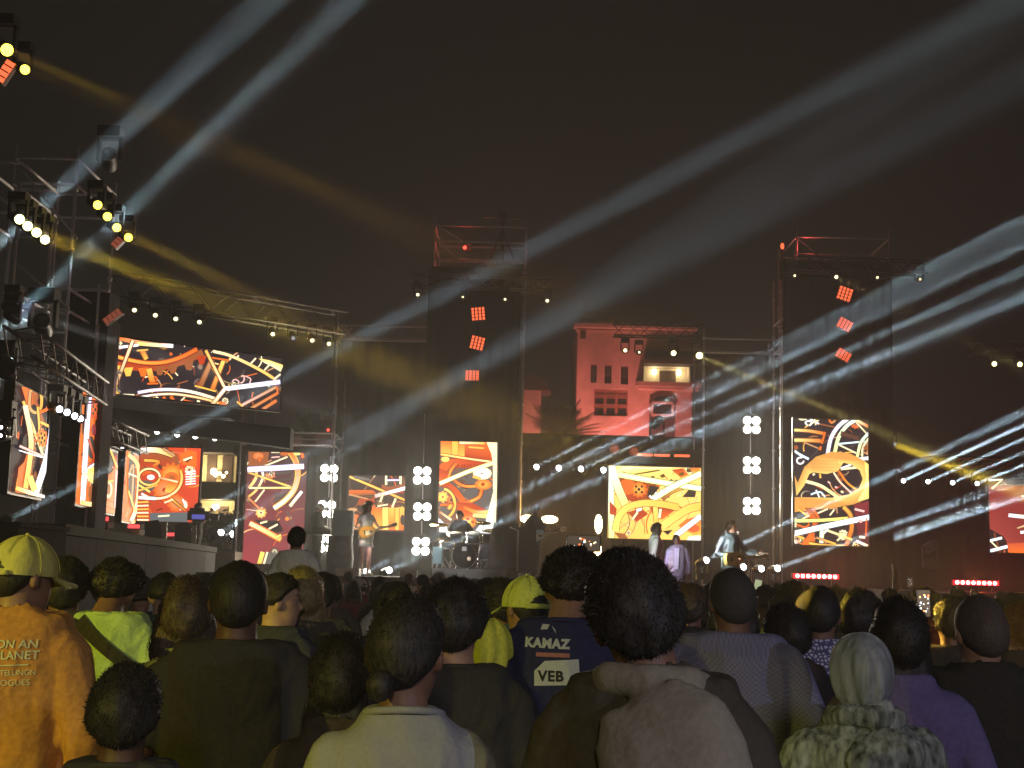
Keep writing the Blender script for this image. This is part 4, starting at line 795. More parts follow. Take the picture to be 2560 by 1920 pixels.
# four cell blinders on hanging pipes
def blinder(p, label):
    t = thing('blinder_lamp', label, 'blinder lamp', p, 0, 'white four cell blinder lamps'); s = .115
    b = MB(); b.box((0, .09, 0), (.46, .12, .46)); b.build('housing', BLACKM, t)
    for i, (x, z) in enumerate(((-1, 1), (1, 1), (1, -1), (-1, -1))):
        b = MB(); R = Matrix.Rotation(rad(90), 3, 'X'); b.lathe([(.10, .0), (.10, .03), (.08, .055), (.04, .07), (.003, .075)], R, 16); c = b.build('cell', LB, t); c.location = (x * s, .02, z * s)
    b = MB(); b.box((0, .12, .27), (.3, .03, .08)); b.build('bracket', BLACKM, t)
    l = bpy.data.lights.new('blinder_light', 'AREA'); l.energy = 120; l.color = (1, .90, .70); l.shape = 'DISK'; l.size = .4; l.spread = rad(150)
    o = bpy.data.objects.new('blinder_light', l); COL.objects.link(o); o.parent = t; o.location = (0, -.16, 0); point_at(o, (0, -1, -.22))
cols = (((711, 1022), (706, 1100), (703, 1175)), ((912, 1027), (912, 1105), (909, 1180)), ((1624, 918), (1624, 1005), (1624, 1093)))
for k, cset in enumerate(cols):
    Yq = (36.0, 35.7, 36.4)[k]; where = ('by the keyboard player', 'by the drum kit', 'beside the far tower')[k]
    for i, (x, y) in enumerate(cset): blinder(a2(x, y, Yq), f'{("top", "middle", "bottom")[i]} white blinder lamp of the column {where}')
    P = a2(*cset[0], Yq); Q = a2(*cset[2], Yq); b = MB(); b.tube([(0, 0, 0), (P.x - Q.x, 0, P.z - Q.z + (1.6 if k != 2 else .5))], .016, 6); o = b.build('hanging_pipe', STEEL); o.location = (Q.x, Yq + .2, Q.z)
    tag(o, f'thin pipe carrying the blinder column {where}', 'pipe', 'pipes of the blinder columns')
# amber floods behind the bass player
def amber(p, w, h, label, e):
    t = thing('floodlight', label, 'floodlight', p, 0, 'amber floodlights at the back of the stage'); b = MB(); b.box((0, .1, 0), (w + .06, .14, h + .06)); b.build('housing', BLACKM, t)
    b = MB(); b.ball((0, .02, 0), (w / 2, .05, h / 2), 14, 8); b.build('lens', LO, t); b = MB(); b.tube([(0, .12, -h / 2), (0, .12, ZS - p.z)], .02, 6); b.build('stand', BLACKM, t)
    l = bpy.data.lights.new('flood_light', 'AREA'); l.energy = e * .2; l.color = (1, .50, .10); l.shape = 'DISK'; l.size = .2; o = bpy.data.objects.new('flood_light', l); COL.objects.link(o); o.parent = t; o.location = (0, -.2, 0); point_at(o, (0, -1, 0))
amber(a2(1140, 1121, 37), .40, .2, 'amber floodlight nearest the drum kit', 420); amber(a2(1187, 1122, 37), .44, .2, 'amber floodlight above the bass player', 420); amber(a2(1293, 1132, 37), .2, .5, 'upright amber floodlight beside the yellow clockwork screen', 380); amber(a2(1291, 1187, 36.6), .2, .3, 'lower amber floodlight just above the tallest head in the crowd', 200)
# striped red square lamps
def red_square(p, label, ang, w=.36, h=.36, m=ORED, tilt=0):
    t = thing('led_panel_lamp', label, 'LED lamp', p, 0, 'red striped LED lamps'); M = Matrix.Rotation(rad(ang), 3, 'Y') @ Matrix.Rotation(rad(tilt), 3, 'Z')
    b = MB(); b.box(M @ Vector((0, .06, 0)), (w, .1, h), M); b.build('housing', mat('red_lit_housing', (.12, .02, .015), .5), t)
    for k in range(4): b = MB(); b.box(M @ Vector((w * (k - 1.5) / 4, 0, 0)), (w * .16, .02, h * .92), M); b.build('led_strip', m, t)
    b = MB()
    for k in range(5): b.box(M @ Vector((0, -.013, h * (k - 2) / 4 * .96)), (w, .012, h * .05), M)
    b.build('grille', mat('red_lit_grille', (.3, .05, .03), .5), t)
for i, (x, y, a) in enumerate(((1033, 678, -6), (1031, 741, 12), (1020, 811, 0))): red_square(a2(x, y, 35.7), f'{("top", "middle", "bottom")[i]} red striped LED lamp on the central tower', a, .36, .36 if i < 2 else .27)
for i, (x, y, a) in enumerate(((1825, 635, 18), (1825, 701, 28), (1822, 767, 30))): red_square(a2(x, y, 34.6), f'{("top", "middle", "bottom")[i]} red striped LED lamp on the far tower', a, .36, (.36, .28, .25)[i])
red_square(at(12, 178, 17), 'red striped LED lamp below the corner lamps, at the photo edge', 30, .13, .32, ORED); red_square(at(298, 600, 22.2), 'dim red LED lamp beside the lowest golden lamp of the side tower', 40, .12, .30, DRED); red_square(at(281, 791, 22.8), 'dim red LED lamp above the corner of the wide screen', 52, .12, .34, DRED)
for (x0, y0, x1, y1, Yq, lb) in ((1322, 1102, 1352, 1104, 37, 'first'),): pass
for i, x in enumerate((1612, 1655, 1705)):
    p = at(x, 1137 + i * 1.2, 37.2); b = MB(); b.box((0, 0, 0), (.40, .1, .055)); o = b.build('led_bar', ORED); o.location = p; tag(o, f'{ORD[i]} of three short red LED strips over the yellow screen, from the drum kit', 'LED strip', 'short red LED strips over the yellow screen')
for i, (x, y) in enumerate(((1536, 1122), (1585, 1128))):
    t = thing('wash_lamp', ('red lit round wash lamp above the corner of the yellow screen', 'red lit round wash lamp above the middle of the yellow screen')[i], 'stage lamp', at(x, y, 37.2)); b = MB(); R = Matrix.Rotation(rad(90), 3, 'X'); b.lathe([(.10, -.1), (.13, 0), (.13, .05), (.1, .05)], R, 16, False); b.build('rim', ORED if i == 2 else mat('red_lit_rim', (.5, .06, .05), .4), t); b = MB(); b.lathe([(.1, 0), (.1, .02)], R, 14); b.build('lens', DRED, t)  # red light on the rims is put into their colour
# red light inside the central cage, camera tripod, red bars on the cage
Yc = 36.3; t = thing('red_beacon', 'glowing red lamp inside the scaffold cage of the central tower', 'stage lamp', a2(1012, 535, Yc + .5))
b = MB(); b.box((0, .1, 0), (.16, .16, .2)); b.build('housing', BLACKM, t); b = MB(); b.ball((-.1, 0, 0), .05, 10, 6); b.build('lens', RED, t)
l = bpy.data.lights.new('beacon_light', 'POINT'); l.energy = 15; l.color = (1, .06, .03); l.shadow_soft_size = .05; o = bpy.data.objects.new('beacon_light', l); COL.objects.link(o); o.parent = t; o.location = (-.2, -.25, .1)
t = thing('red_beacon', 'small red warning lamp on the slim scaffold mast', 'warning lamp', a2(1690, 532, 35.6)); b = MB(); b.ball((0, 0, 0), (.05, .05, .09), 10, 6); b.build('lens', ORED, t); b = MB(); b.tube([(0, 0, -.08), (0, 0, -.8)], .03, 6); b.build('stem', BLACKM, t)
l = bpy.data.lights.new('beacon_light', 'POINT'); l.energy = 8; l.color = (1, .1, .08); l.shadow_soft_size = .05; o = bpy.data.objects.new('beacon_light', l); COL.objects.link(o); o.parent = t; o.location = (.5, -.2, .1)
b = MB(); b.ball((0, 0, 0), .035, 8, 5); o = b.build('red_beacon', RED); o.location = a2(709, 929, 36); tag(o, 'tiny red point lamp by the glowing palm leaves', 'warning lamp')
t = thing('tripod_camera', 'dark unmanned camera on a tripod in the cage on the central tower', 'camera', a2(1083, 562, Yc + 1))
hz = a2(1083, 478, Yc).z - a2(1083, 562, Yc).z
for i, (x, y) in enumerate(((-.28, -.2), (.34, -.2), (.05, .3))): b = MB(); b.tube([(0, 0, hz * .8), (x, y, 0)], .03, 6); b.build('leg', DT, t)
b = MB(); b.tube([(0, 0, hz * .25), (0, 0, hz)], .03, 6); b.build('column', DT, t); b = MB(); b.box((0, 0, hz + .1), (.2, .5, .22)); b.box((0, -.3, hz + .1), (.16, .14, .16)); b.build('camera_body', BLACKM, t); b = MB(); b.box((-.36, 0, hz + .12), (.3, .05, .03)); b.box((.34, 0, hz + .1), (.28, .05, .03)); b.build('side_arm', mat('pale_green_metal', (.4, .6, .45), .4), t)
# red LED bars low on the stage
def red_bar(c, label, w=.94, n=8):
    t = thing('led_bar', label, 'LED bar', c, 0, 'red LED bars along the stage edge'); b = MB(); b.box((0, .06, 0), (w + .1, .1, .12)); b.build('housing', mat('red_lit_housing', (.12, .02, .015), .5), t)
    b = MB(); b.box((0, .005, 0), (w + .06, .02, .1)); b.build('glow_strip', emat('red_led_strip', (1, .015, .025), 2.2), t)
    for i in range(n): b = MB(); b.ball((w * (i - (n - 1) / 2) / n, -.02, 0), .042, 10, 6); b.build('led', REDH, t)
    for q in (-1, 1): b = MB(); b.box((q * w * .4, .06, -.12), (.05, .08, .14)); b.build('foot', BLACKM, t)
    l = bpy.data.lights.new('bar_light', 'AREA'); l.energy = 110; l.color = (1, .03, .04); l.shape = 'RECTANGLE'; l.size = .9; l.size_y = .1; o = bpy.data.objects.new('bar_light', l); COL.objects.link(o); o.parent = t; o.location = (0, -.15, .03); point_at(o, (0, -1, .1))
red_bar(a2(1763, 1245, 31), 'red LED bar with eight glowing dots below the tallest screen'); red_bar(a2(2108, 1259, 31), 'red LED bar with eight glowing dots beyond the raised phone')
for i, (x, y, Yq) in enumerate(((255, 1297, 25), (335, 1316, 27.5), (423, 1336, 31))):
    c = at(x, y, Yq); t = thing('led_blinder', f'{("nearest", "middle", "farthest")[i]} of three red topped LED lamps on the side platform edge', 'LED lamp', c, rad(-25), 'red topped LED lamps on the side platform'); s = (.30, .28, .28)[i]
    b = MB(); b.box((0, .06, 0), (s + .03, .12, .10)); b.build('housing', BLACKM, t); b = MB(); b.box((0, -.006, 0), (s, .02, .075)); b.build('led_strip', emat('soft_red_led', (1, .09, .09), 1.6), t)
    b = MB(); b.box((.02, .08, -.11), (s * .85, .16, .1)); b.build('base', mat('pale_lamp_base', (.45, .40, .34), .5), t); b = MB(); b.box((.02, .08, -.2), (s * .6, .14, max(.02, c.z - .25 - 2.2))); b.build('foot', BLACKM, t)
# ------------------------------------------------------------------ people
V = Vector
def remesh(mb, voxel, it=2):
    me = mb.mesh('tmp'); o = bpy.data.objects.new('tmp', me); COL.objects.link(o)
    m = o.modifiers.new('r', 'REMESH'); m.mode = 'VOXEL'; m.voxel_size = voxel
    dg = bpy.context.evaluated_depsgraph_get(); r = bpy.data.meshes.new_from_object(o.evaluated_get(dg), depsgraph=dg)
    bpy.data.objects.remove(o); bpy.data.meshes.remove(me)
    n = len(r.vertices); co = np.empty(n * 3, np.float32); r.vertices.foreach_get('co', co); co = co.reshape(-1, 3)
    e = np.empty(len(r.edges) * 2, np.int32); r.edges.foreach_get('vertices', e); e = e.reshape(-1, 2)
    deg = np.bincount(e.ravel(), minlength=n).astype(np.float32)[:, None]; deg[deg == 0] = 1
    for _ in range(it):
        acc = np.zeros_like(co)
        for k in range(3): acc[:, k] = np.bincount(e[:, 0], co[e[:, 1], k], n) + np.bincount(e[:, 1], co[e[:, 0], k], n)
        co = co * .45 + acc / deg * .55
    r.vertices.foreach_set('co', co.ravel()); r.polygons.foreach_set('use_smooth', [True] * len(r.polygons)); r.update()
    r.materials.clear(); r.materials.append(None); return r

def ellip(z, w, f, bk, yc=0, n=24, ex=2.3):
    out = []
    for k in range(n):
        a = 2 * math.pi * k / n; c, s_ = math.cos(a), math.sin(a)
        out.append(V((w * math.copysign(abs(c) ** (2 / ex), c), yc + (f if s_ > 0 else bk) * math.copysign(abs(s_) ** (2 / ex), s_), z)))
    return out

POSES = {'down': ((.245, -.03, 1.12), (.245, .06, .87)), 'front': ((.245, .0, 1.12), (.10, .26, 1.06)), 'phone': ((.25, .2, 1.22), (.07, .37, 1.50)),
         'raise': ((.27, .12, 1.62), (.25, .20, 1.89)), 'strum': ((.29, -.08, 1.14), (.07, .22, 1.04)), 'fret': ((.29, .12, 1.15), (.40, .30, 1.17)),
         'keys': ((.25, .06, 1.13), (.2, .36, 1.05)), 'cam': ((.3, .14, 1.26), (.2, .32, 1.50)), 'sticks': ((.30, .08, 1.16), (.22, .36, 1.10)), 'pocket': ((.30, -.06, 1.13), (.21, .08, .93))}
LEGS = {'stand': ((.10, .01, .50), (.105, -.02, .09)), 'sit': ((.13, .40, .80), (.14, .44, .40)), 'kid': ((.12, .30, .80), (.12, .36, .42))}
HEADC = V((0, .012, 1.492)); HS = 1.0
def headmat(yaw=0, nod=0, tilt=0):
    p = V((0, 0, 1.47)); return Matrix.Translation(p) @ Matrix.Rotation(rad(yaw), 4, 'Z') @ Matrix.Rotation(rad(nod), 4, 'X') @ Matrix.Rotation(rad(tilt), 4, 'Y') @ Matrix.Translation(-p)
HR = ((.0, .028, .070, -.02), (.02, .044, .082, .03), (.05, .055, .088, .062), (.075, .061, .090, .078), (.10, .066, .088, .090), (.125, .071, .084, .097), (.15, .074, .086, .10), (.175, .073, .08, .098), (.20, .061, .064, .082), (.217, .041, .042, .056), (.226, .014, .016, .02))
def torso_rings(fem, bw):
    if fem: R = ((.80, .14, .10, .10), (.88, .172, .105, .125), (.95, .170, .11, .125), (1.05, .135, .10, .10), (1.12, .128, .098, .095), (1.22, .138, .118, .10), (1.30, .150, .125, .105), (1.37, .155, .10, .105), (1.42, .140, .082, .098), (1.455, .095, .066, .082), (1.485, .062, .056, .066))
    else: R = ((.80, .13, .10, .10), (.88, .165, .105, .12), (.95, .165, .105, .115), (1.05, .15, .105, .105), (1.14, .150, .105, .10), (1.24, .165, .118, .108), (1.32, .164, .120, .115), (1.38, .164, .105, .115), (1.425, .146, .085, .105), (1.46, .102, .07, .088), (1.49, .070, .058, .070))
    return [(z, w * bw, f * (bw * .7 + .3), k * (bw * .7 + .3)) for z, w, f, k in R]
def shoulder(sd, fem, bw): return V((sd * (.148 if fem else .164) * bw, -.005, 1.395))
def limb_pts(sd, pose, fem, bw):
    e, w_ = POSES[pose]; k = (bw + (0 if not fem else -.08))
    return shoulder(sd, fem, bw), V((sd * e[0] * k, e[1], e[2])), V((sd * w_[0] * (k if pose == 'down' else 1), w_[1], w_[2]))
def hand(b, w, d, sd, grip=.5):
    """Palm, four fingers of unequal length with two bends, thumb leaving the side near the base."""
    d = d.normalized(); side = V((0, 1, 0)) if abs(d.y) < .8 else V((0, 0, 1))
    side = (side - d * side.dot(d)).normalized(); pn = d.cross(side) * sd
    pal = w + d * .085; b.tube([w - d * .01, w + d * .03, pal], [.025, .031, .032], 10)
    for i, (o, l) in enumerate(((.027, .066), (.009, .078), (-.009, .073), (-.026, .058))):
        p0 = pal - d * .012 + side * o; p1 = p0 + d * l * .55 * (1 - grip * .3) - pn * l * .45 * grip; p2 = p1 + d * l * .35 * (1 - grip) - pn * l * .42 * grip
        b.tube([p0, p1, p2], [.0105, .0098, .0085], 8)
    t0 = w + d * .03 + side * .024; t1 = t0 + d * .028 + side * .022 - pn * .012; b.tube([t0, t1, t1 + d * .032 + side * .004 - pn * .012], [.0135, .0115, .0095], 8)
_c = {}
def body_mesh(pr='down', pl='down', fem=False, bw=1.0, legs='stand', head=(0, 0, 0), voxel=.0095):
    key = ('body', pr, pl, fem, bw, legs, head, voxel)
    if key in _c: return _c[key]
    b = MB(); b.loft([ellip(z, w, f, k) for z, w, f, k in torso_rings(fem, bw)])
    HM = headmat(*head); nr = .051 if fem else .059
    b.tube([(0, -.012, 1.42), (0, -.008, 1.48), HM @ V((0, -.004, 1.52)), HM @ V((0, -.006, 1.57))], [nr * 1.3, nr * 1.08, nr, nr], 14)
    b.loft([[HM @ (p * HS + HEADC) for p in ellip(z, w, f, k, 0, 22, 2.05)] for z, w, f, k in HR])
    h = lambda *p: HM @ (V(p) * HS + HEADC)
    b.tube([h(0, .078, .128), h(0, .098, .105), h(0, .106, .092), h(0, .088, .083)], [.007, .010, .013, .008], 8)
    for sd in (-1, 1):
        M = HM @ Matrix.Translation(HEADC + V((sd * .078, -.012, .108)) * HS) @ Matrix.Rotation(rad(sd * 22), 4, 'Z'); e = MB(); e.ball((0, 0, 0), (.010, .021, .034), 10, 6); b.add([M @ V(v) for v in e.v], e.f, True)
        b.tube([h(sd * .015, .086, .146), h(sd * .048, .074, .146)], [.008, .006], 6)
        S0, E, Wr = limb_pts(sd, pr if sd > 0 else pl, fem, bw); q = (.8 if fem else 1) * (.6 + .4 * bw)
        b.ball(S0 - V((sd * .01, 0, 0)), (.056 * q, .056 * q, .056 * q)); b.tube([S0, S0.lerp(E, .3), S0.lerp(E, .7), E, E.lerp(Wr, .3), E.lerp(Wr, .8), Wr], [.051 * q, .048 * q, .043 * q, .039 * q, .040 * q, .03 * q, .026 * q], 12)
        hd = (Wr - E); grip = .35
        if (pr if sd > 0 else pl) in ('down', 'pocket'): hd = V((sd * -.02, .12, -1))
        elif (pr if sd > 0 else pl) in ('phone', 'raise', 'cam'): hd = V((0, .1, 1)); grip = .6
        elif (pr if sd > 0 else pl) != 'front': grip = .75
        hand(b, Wr, hd, sd, grip)
        kn, an = LEGS[legs]; H0 = V((sd * .088, 0, .87)); kn = V((sd * kn[0], kn[1], kn[2])); an = V((sd * an[0], an[1], an[2]))
        b.tube([H0, H0.lerp(kn, .5), kn, kn.lerp(an, .3), kn.lerp(an, .75), an], [.088, .075, .054, .056, .040, .036], 12)
        b.tube([an + V((0, -.045, -.055)), an + V((0, .06, -.06)), an + V((sd * .01, .15, -.07))], [.036, .036, .022], 10)
    me = remesh(b, voxel, 2)
    co = np.empty(len(me.vertices) * 3, np.float32); me.vertices.foreach_get('co', co); co = co.reshape(-1, 3); col = np.zeros((len(co), 4), np.float32)
    inv = HM.inverted()
    loc = co @ np.array(inv.to_3x3(), np.float32).T + np.array(inv.translation, np.float32) - np.array(HEADC, np.float32)
    loc = loc / HS
    for sd in (-1, 1):
        d = np.linalg.norm((loc - np.array((sd * .031, .082, .127), np.float32)) * np.array((1, .6, 1.6), np.float32), axis=1); col[d < .013] = (.75, .73, .7, 1); col[d < .006] = (.03, .02, .015, 1)
        d = np.abs(loc[:, 2] - .150) < .005; m = d & (np.abs(loc[:, 0] - sd * .031) < .02) & (loc[:, 1] > .06); col[m] = (.03, .02, .015, .85)
    m = (np.abs(loc[:, 2] - .052) < .008) & (np.abs(loc[:, 0]) < .024) & (loc[:, 1] > .075); col[m] = (.28, .09, .07, .7)
    a = me.color_attributes.new('Face', 'FLOAT_COLOR', 'POINT'); a.data.foreach_set('color', col.ravel())
    _c[key] = me; return me
def wrinkle(me, amp, seed, sc=(7, 7, 4)):
    n = len(me.vertices); nm = np.empty(n * 3, np.float32); me.vertices.foreach_get('normal', nm); co = np.empty(n * 3, np.float32); me.vertices.foreach_get('co', co)
    co = co.reshape(-1, 3); nm = nm.reshape(-1, 3); o = V((seed * 3.1, seed * 1.7, 0)); d = np.empty(n, np.float32)
    for i in range(n):
        x, y, z = co[i]; p = V((x * sc[0] + z * 1.5, y * sc[1], z * sc[2] - abs(x) * 3)) + o
        q = noise.noise(p); d[i] = (1 - abs(q) * 2.2) * .6 + noise.noise(p * 2.3) * .5
    co += nm * (d * amp)[:, None]; me.vertices.foreach_set('co', co.ravel()); me.update()
def shirt_mesh(style='tee', pr='down', pl='down', fem=False, bw=1.0, seed=0, hem=None, voxel=.0125, loose=.018):
    key = ('shirt', style, pr, pl, fem, bw, seed, hem, voxel, loose)
    if key in _c: return _c[key]
    b = MB(); hem = hem or {'tee': .80, 'long': .80, 'jacket': .72, 'dress': .66, 'top': .92}[style]; R = torso_rings(fem, bw); rings = []
    if hem < R[0][0]: rings.append(ellip(hem, (R[1][1] + loose) * (1.12 if style == 'dress' else 1.0), R[1][2] + loose + .01, R[1][3] + loose + .01))
    for z, w, f, k in R:
        if z < hem - .001: continue
        lo = loose
        if style != 'dress' and not fem: w = max(w, .15 * bw)
        if 1.0 < z < 1.2 and style in ('jacket', 'long', 'tee'): w += .012; k += .008
        if z > 1.44: lo = .012 if style != 'jacket' else .018
        rings.append(ellip(z + (.008 if z > 1.44 else 0), w + lo, f + lo, k + lo))
    b.loft(rings)
    for sd in (-1, 1):
        ps = pr if sd > 0 else pl; S0, E, Wr = limb_pts(sd, ps, fem, bw); q = (.84 if fem else 1) * (.6 + .4 * bw); g = loose * .8
        if style == 'top': b.tube([S0 + V((-sd * .07, 0, .03)), S0 + V((-sd * .03, 0, -.04))], .05, 10); continue
        b.ball(S0 - V((sd * .012, 0, .004)), .055 * q + g)
        if style in ('tee', 'dress'): b.tube([S0, S0.lerp(E, .35), S0.lerp(E, .72 if style == 'tee' else .45)], [.052 * q + g, .053 * q + g, .058 * q + g], 14)
        else: b.tube([S0, S0.lerp(E, .35), S0.lerp(E, .75), E, E.lerp(Wr, .3), E.lerp(Wr, .7), E.lerp(Wr, .94)], [.052 * q + g, .051 * q + g, .047 * q + g, .044 * q + g, .042 * q + g, .036 * q + g, .034 * q + g * .7], 14)
    if style in ('jacket', 'long'):
        pts = []; n = 18
        rg = [[V(((.078 + .016 * bw + dr) * math.cos(a), -.006 + (.072 + dr) * math.sin(a), 1.478 + dz - .012 * math.sin(a))) for dr, dz in ((.012, -.02), (.016, .012), (.004, .040 if style == 'jacket' else .026), (-.012, .010), (-.012, -.02))] for a in [2 * math.pi * k / n for k in range(n)]]
        m = 5; vs = [p for r in rg for p in r]; b.add(vs, [(i * m + k, i * m + (k + 1) % m, ((i + 1) % n) * m + (k + 1) % m, ((i + 1) % n) * m + k) for i in range(n) for k in range(m)], True)
    me = remesh(b, voxel, 2); wrinkle(me, .012 if style != 'top' else .004, seed); _c[key] = me; return me
def trouser_mesh(fem=False, bw=1.0, legs='stand', short=False):
    key = ('tr', fem, bw, legs, short)
    if key in _c: return _c[key]
    b = MB(); b.loft([ellip(z, w + .012, f + .012, k + .014) for z, w, f, k in torso_rings(fem, bw)[:4]])
    for sd in (-1, 1):
        kn, an = LEGS[legs]; H0 = V((sd * .088, 0, .88)); kn = V((sd * kn[0], kn[1], kn[2])); an = V((sd * an[0], an[1], an[2]))
        b.tube([H0, H0.lerp(kn, .5), kn] + ([] if short else [kn.lerp(an, .5), an + V((0, 0, .02))]), [.10, .088, .072] + ([] if short else [.068, .062]), 12)
    me = remesh(b, .017, 1); wrinkle(me, .008, 3); _c[key] = me; return me
def shoe_mesh(legs, sd):
    key = ('shoe', legs, sd)
    if key in _c: return _c[key]
    kn, an = LEGS[legs]; a = V((sd * an[0], an[1], an[2])); b = MB()
    b.loft([[a + V((x * w, y, -.088 + z)) for x, z in ((-1, 0), (1, 0), (1.0, h * .6), (.6, h), (-.6, h), (-1.0, h * .6))] for y, w, h in ((-.075, .03, .06), (-.05, .042, .10), (.03, .045, .085), (.12, .047, .05), (.19, .036, .04), (.205, .02, .025))])
    me = b.mesh('shoe'); me.materials.append(None); _c[key] = me; return me

def rib_mesh():
    if 'rib' in _c: return _c['rib']
    b = MB(); n = 26; b.tube([(.082 * math.cos(a), -.008 + .080 * math.sin(a), 1.482 - .016 * math.sin(a)) for a in [2 * math.pi * k / n for k in range(n + 1)]], .0085, 8)
    me = b.mesh('collar'); me.materials.append(None); _c['rib'] = me; return me

# ---- hair, in head space
HLINE = ((0, .185), (50, .172), (75, .15), (92, .112), (112, .082), (140, .05), (180, .042))
def zline(az):
    az = abs(az)
    for (a0, z0), (a1, z1) in zip(HLINE, HLINE[1:]):
        if az <= a1: return z0 + (z1 - z0) * (az - a0) / (a1 - a0)
    return HLINE[-1][1]
def hair_mesh(style='short', seed=0):
    key = ('hair', style, seed)
    if key in _c: return _c[key]
    rnd = random.Random(seed); b = MB(); b.smooth = True
    th, nz, fr, fl, nf = {'short': (.012, .004, 60, .007, 2600), 'crop': (.008, .0015, 70, .003, 2200), 'curly': (.028, .014, 30, .013, 6500), 'afro': (.05, .012, 34, .013, 7000), 'bob': (.020, .006, 20, .02, 900), 'long': (.018, .006, 20, .02, 900), 'pulled': (.010, .002, 40, .006, 1200), 'wild': (.03, .014, 16, .03, 1600), 'full': (.018, .006, 40, .009, 5200), 'fade': (.014, .004, 50, .008, 2200)}[style]
    Cn = V((0, -.006, .122)); R = V((.076, .099, .106)); NA, NT = 56, 18; off = V((seed * 5.3, seed * 2.1, seed)); rows = []; nr = []
    def surf(az, pol, t, tt):
        d = V((math.sin(az) * math.sin(pol), math.cos(az) * math.sin(pol), math.cos(pol))); p = Cn + V((d.x * R.x, d.y * R.y, d.z * R.z))
        return p + d * t * tt * (1 + .0), d
    for j in range(NT + 1):
        row = []
        for i in range(NA):
            az = 2 * math.pi * i / NA; adeg = math.degrees(az); adeg = adeg if adeg <= 180 else adeg - 360; zl = zline(adeg)
            if style == 'fade': zl = max(zl, .105)
            pm = math.acos(max(-1, min(1, (zl - Cn.z) / R.z))); pol = pm * j / NT + .001; tp = min(1, (NT - j) / 2.5 + .08)
            p, d = surf(az, pol, th, tp); p += d * (noise.noise(p * fr + off) * nz * 1.6 + max(0, noise.noise(p * 11 + off * 2) + .35) * th * .6) * tp
            if style in ('bob', 'long', 'wild') and j == NT and abs(adeg) > 70: p += d * th * .9
            row.append(p)
        rows.append(row)
    vs = [p for r in rows for p in r]; fs = [(j * NA + i, (j + 1) * NA + i, (j + 1) * NA + (i + 1) % NA, j * NA + (i + 1) % NA) for j in range(NT) for i in range(NA)]; b.add(vs, fs, True)
    if style in ('bob', 'long', 'wild'):
        zend = {'bob': -.035, 'long': -.24, 'wild': -.20}[style]; idx = [i for i in range(NA) if 66 < (360 * i / NA) < 294]; NJ = 12; cur = []
        for j in range(NJ + 1):
            f = j / NJ; row = []
            for i in idx:
                az = 2 * math.pi * i / NA; p0 = rows[NT][i]; d = V((math.sin(az), math.cos(az), 0)); fl_ = (math.sin(min(1, f * 1.5) * 1.57) * .02) if style != 'wild' else .035 * f
                rid = noise.noise(V((az * 9, f * 2.5, seed))) * (.010 if style != 'wild' else .024)
                e = zend + noise.noise(V((az * 12, 3, seed))) * .03 + (.03 if abs(math.degrees(az) - 180) > 80 else 0)
                p = V((p0.x, p0.y, p0.z + (e - p0.z) * f)) + d * (fl_ + rid * (.3 + f)) ; p.y = min(p.y, .03) if f > .3 else p.y
                if style == 'long' and f > .5: p.x *= 1 - .25 * (f - .5)
                row.append(p)
            cur.append(row)
        m = len(idx); b.add([p for r in cur for p in r], [(j * m + i, (j + 1) * m + i, (j + 1) * m + i + 1, j * m + i + 1) for j in range(NJ) for i in range(m - 1)], True)
        for k in range(260):
            i = rnd.randrange(m); j = rnd.randrange(2, NJ - 2); p = cur[j][i]; q = cur[min(NJ, j + 4)][i]; a = math.pi * 2 * idx[i] / NA; d = V((math.sin(a), math.cos(a), 0)); t = V((d.y, -d.x, 0)) * .004; off2 = d * rnd.uniform(.002, .012) + V((0, 0, -rnd.uniform(0, .03)))
            b.add([p + off2 - t, p + off2 + t, q + off2 + t * rnd.uniform(-2, 2)], [(0, 1, 2)], True)
    if style == 'pulled': b.ball((-.012, -.118, .055), (.030, .030, .034), 12, 8)
    for k in range(nf):
        j = rnd.uniform(0, NT - .6); i = rnd.randrange(NA); j0 = int(j); p = rows[j0][i].lerp(rows[min(NT, j0 + 1)][(i + 1) % NA], rnd.random()); d = (p - Cn).normalized()
        r = V((rnd.gauss(0, 1), rnd.gauss(0, 1), rnd.gauss(0, 1))); t = d.cross(r).normalized(); w = (.0018 if style not in ('curly', 'afro') else .0032)
        e = p + (d * .75 + r * (.35 if style not in ('bob', 'long', 'pulled') else .1) + V((0, -.1, -.45 if style in ('bob', 'long', 'pulled', 'full') else -.05))).normalized() * fl * rnd.uniform(.5, 1.15)
        b.add([p - t * w - d * .003, p + t * w - d * .003, e], [(0, 1, 2)], True)
    for k in range(170 if style not in ('crop', 'fade') else 0):
        j = rnd.uniform(0, NT - 1); i = rnd.randrange(NA); p = rows[int(j)][i]; d = (p - Cn).normalized(); r = V((rnd.gauss(0, 1), rnd.gauss(0, 1), rnd.gauss(0, 1))) * .5; t = d.cross(r).normalized() * .0009; l = rnd.uniform(.010, .022)
        q = p + (d + r * .6).normalized() * l * .6; e = q + (d * .3 + r + V((0, 0, -.5))).normalized() * l * .6; b.add([p - t, p + t, q + t * .8, q - t * .8, e], [(0, 1, 2, 3), (3, 2, 4)], True)
    me = b.mesh('hair'); me.materials.append(None); _c[key] = me; return me
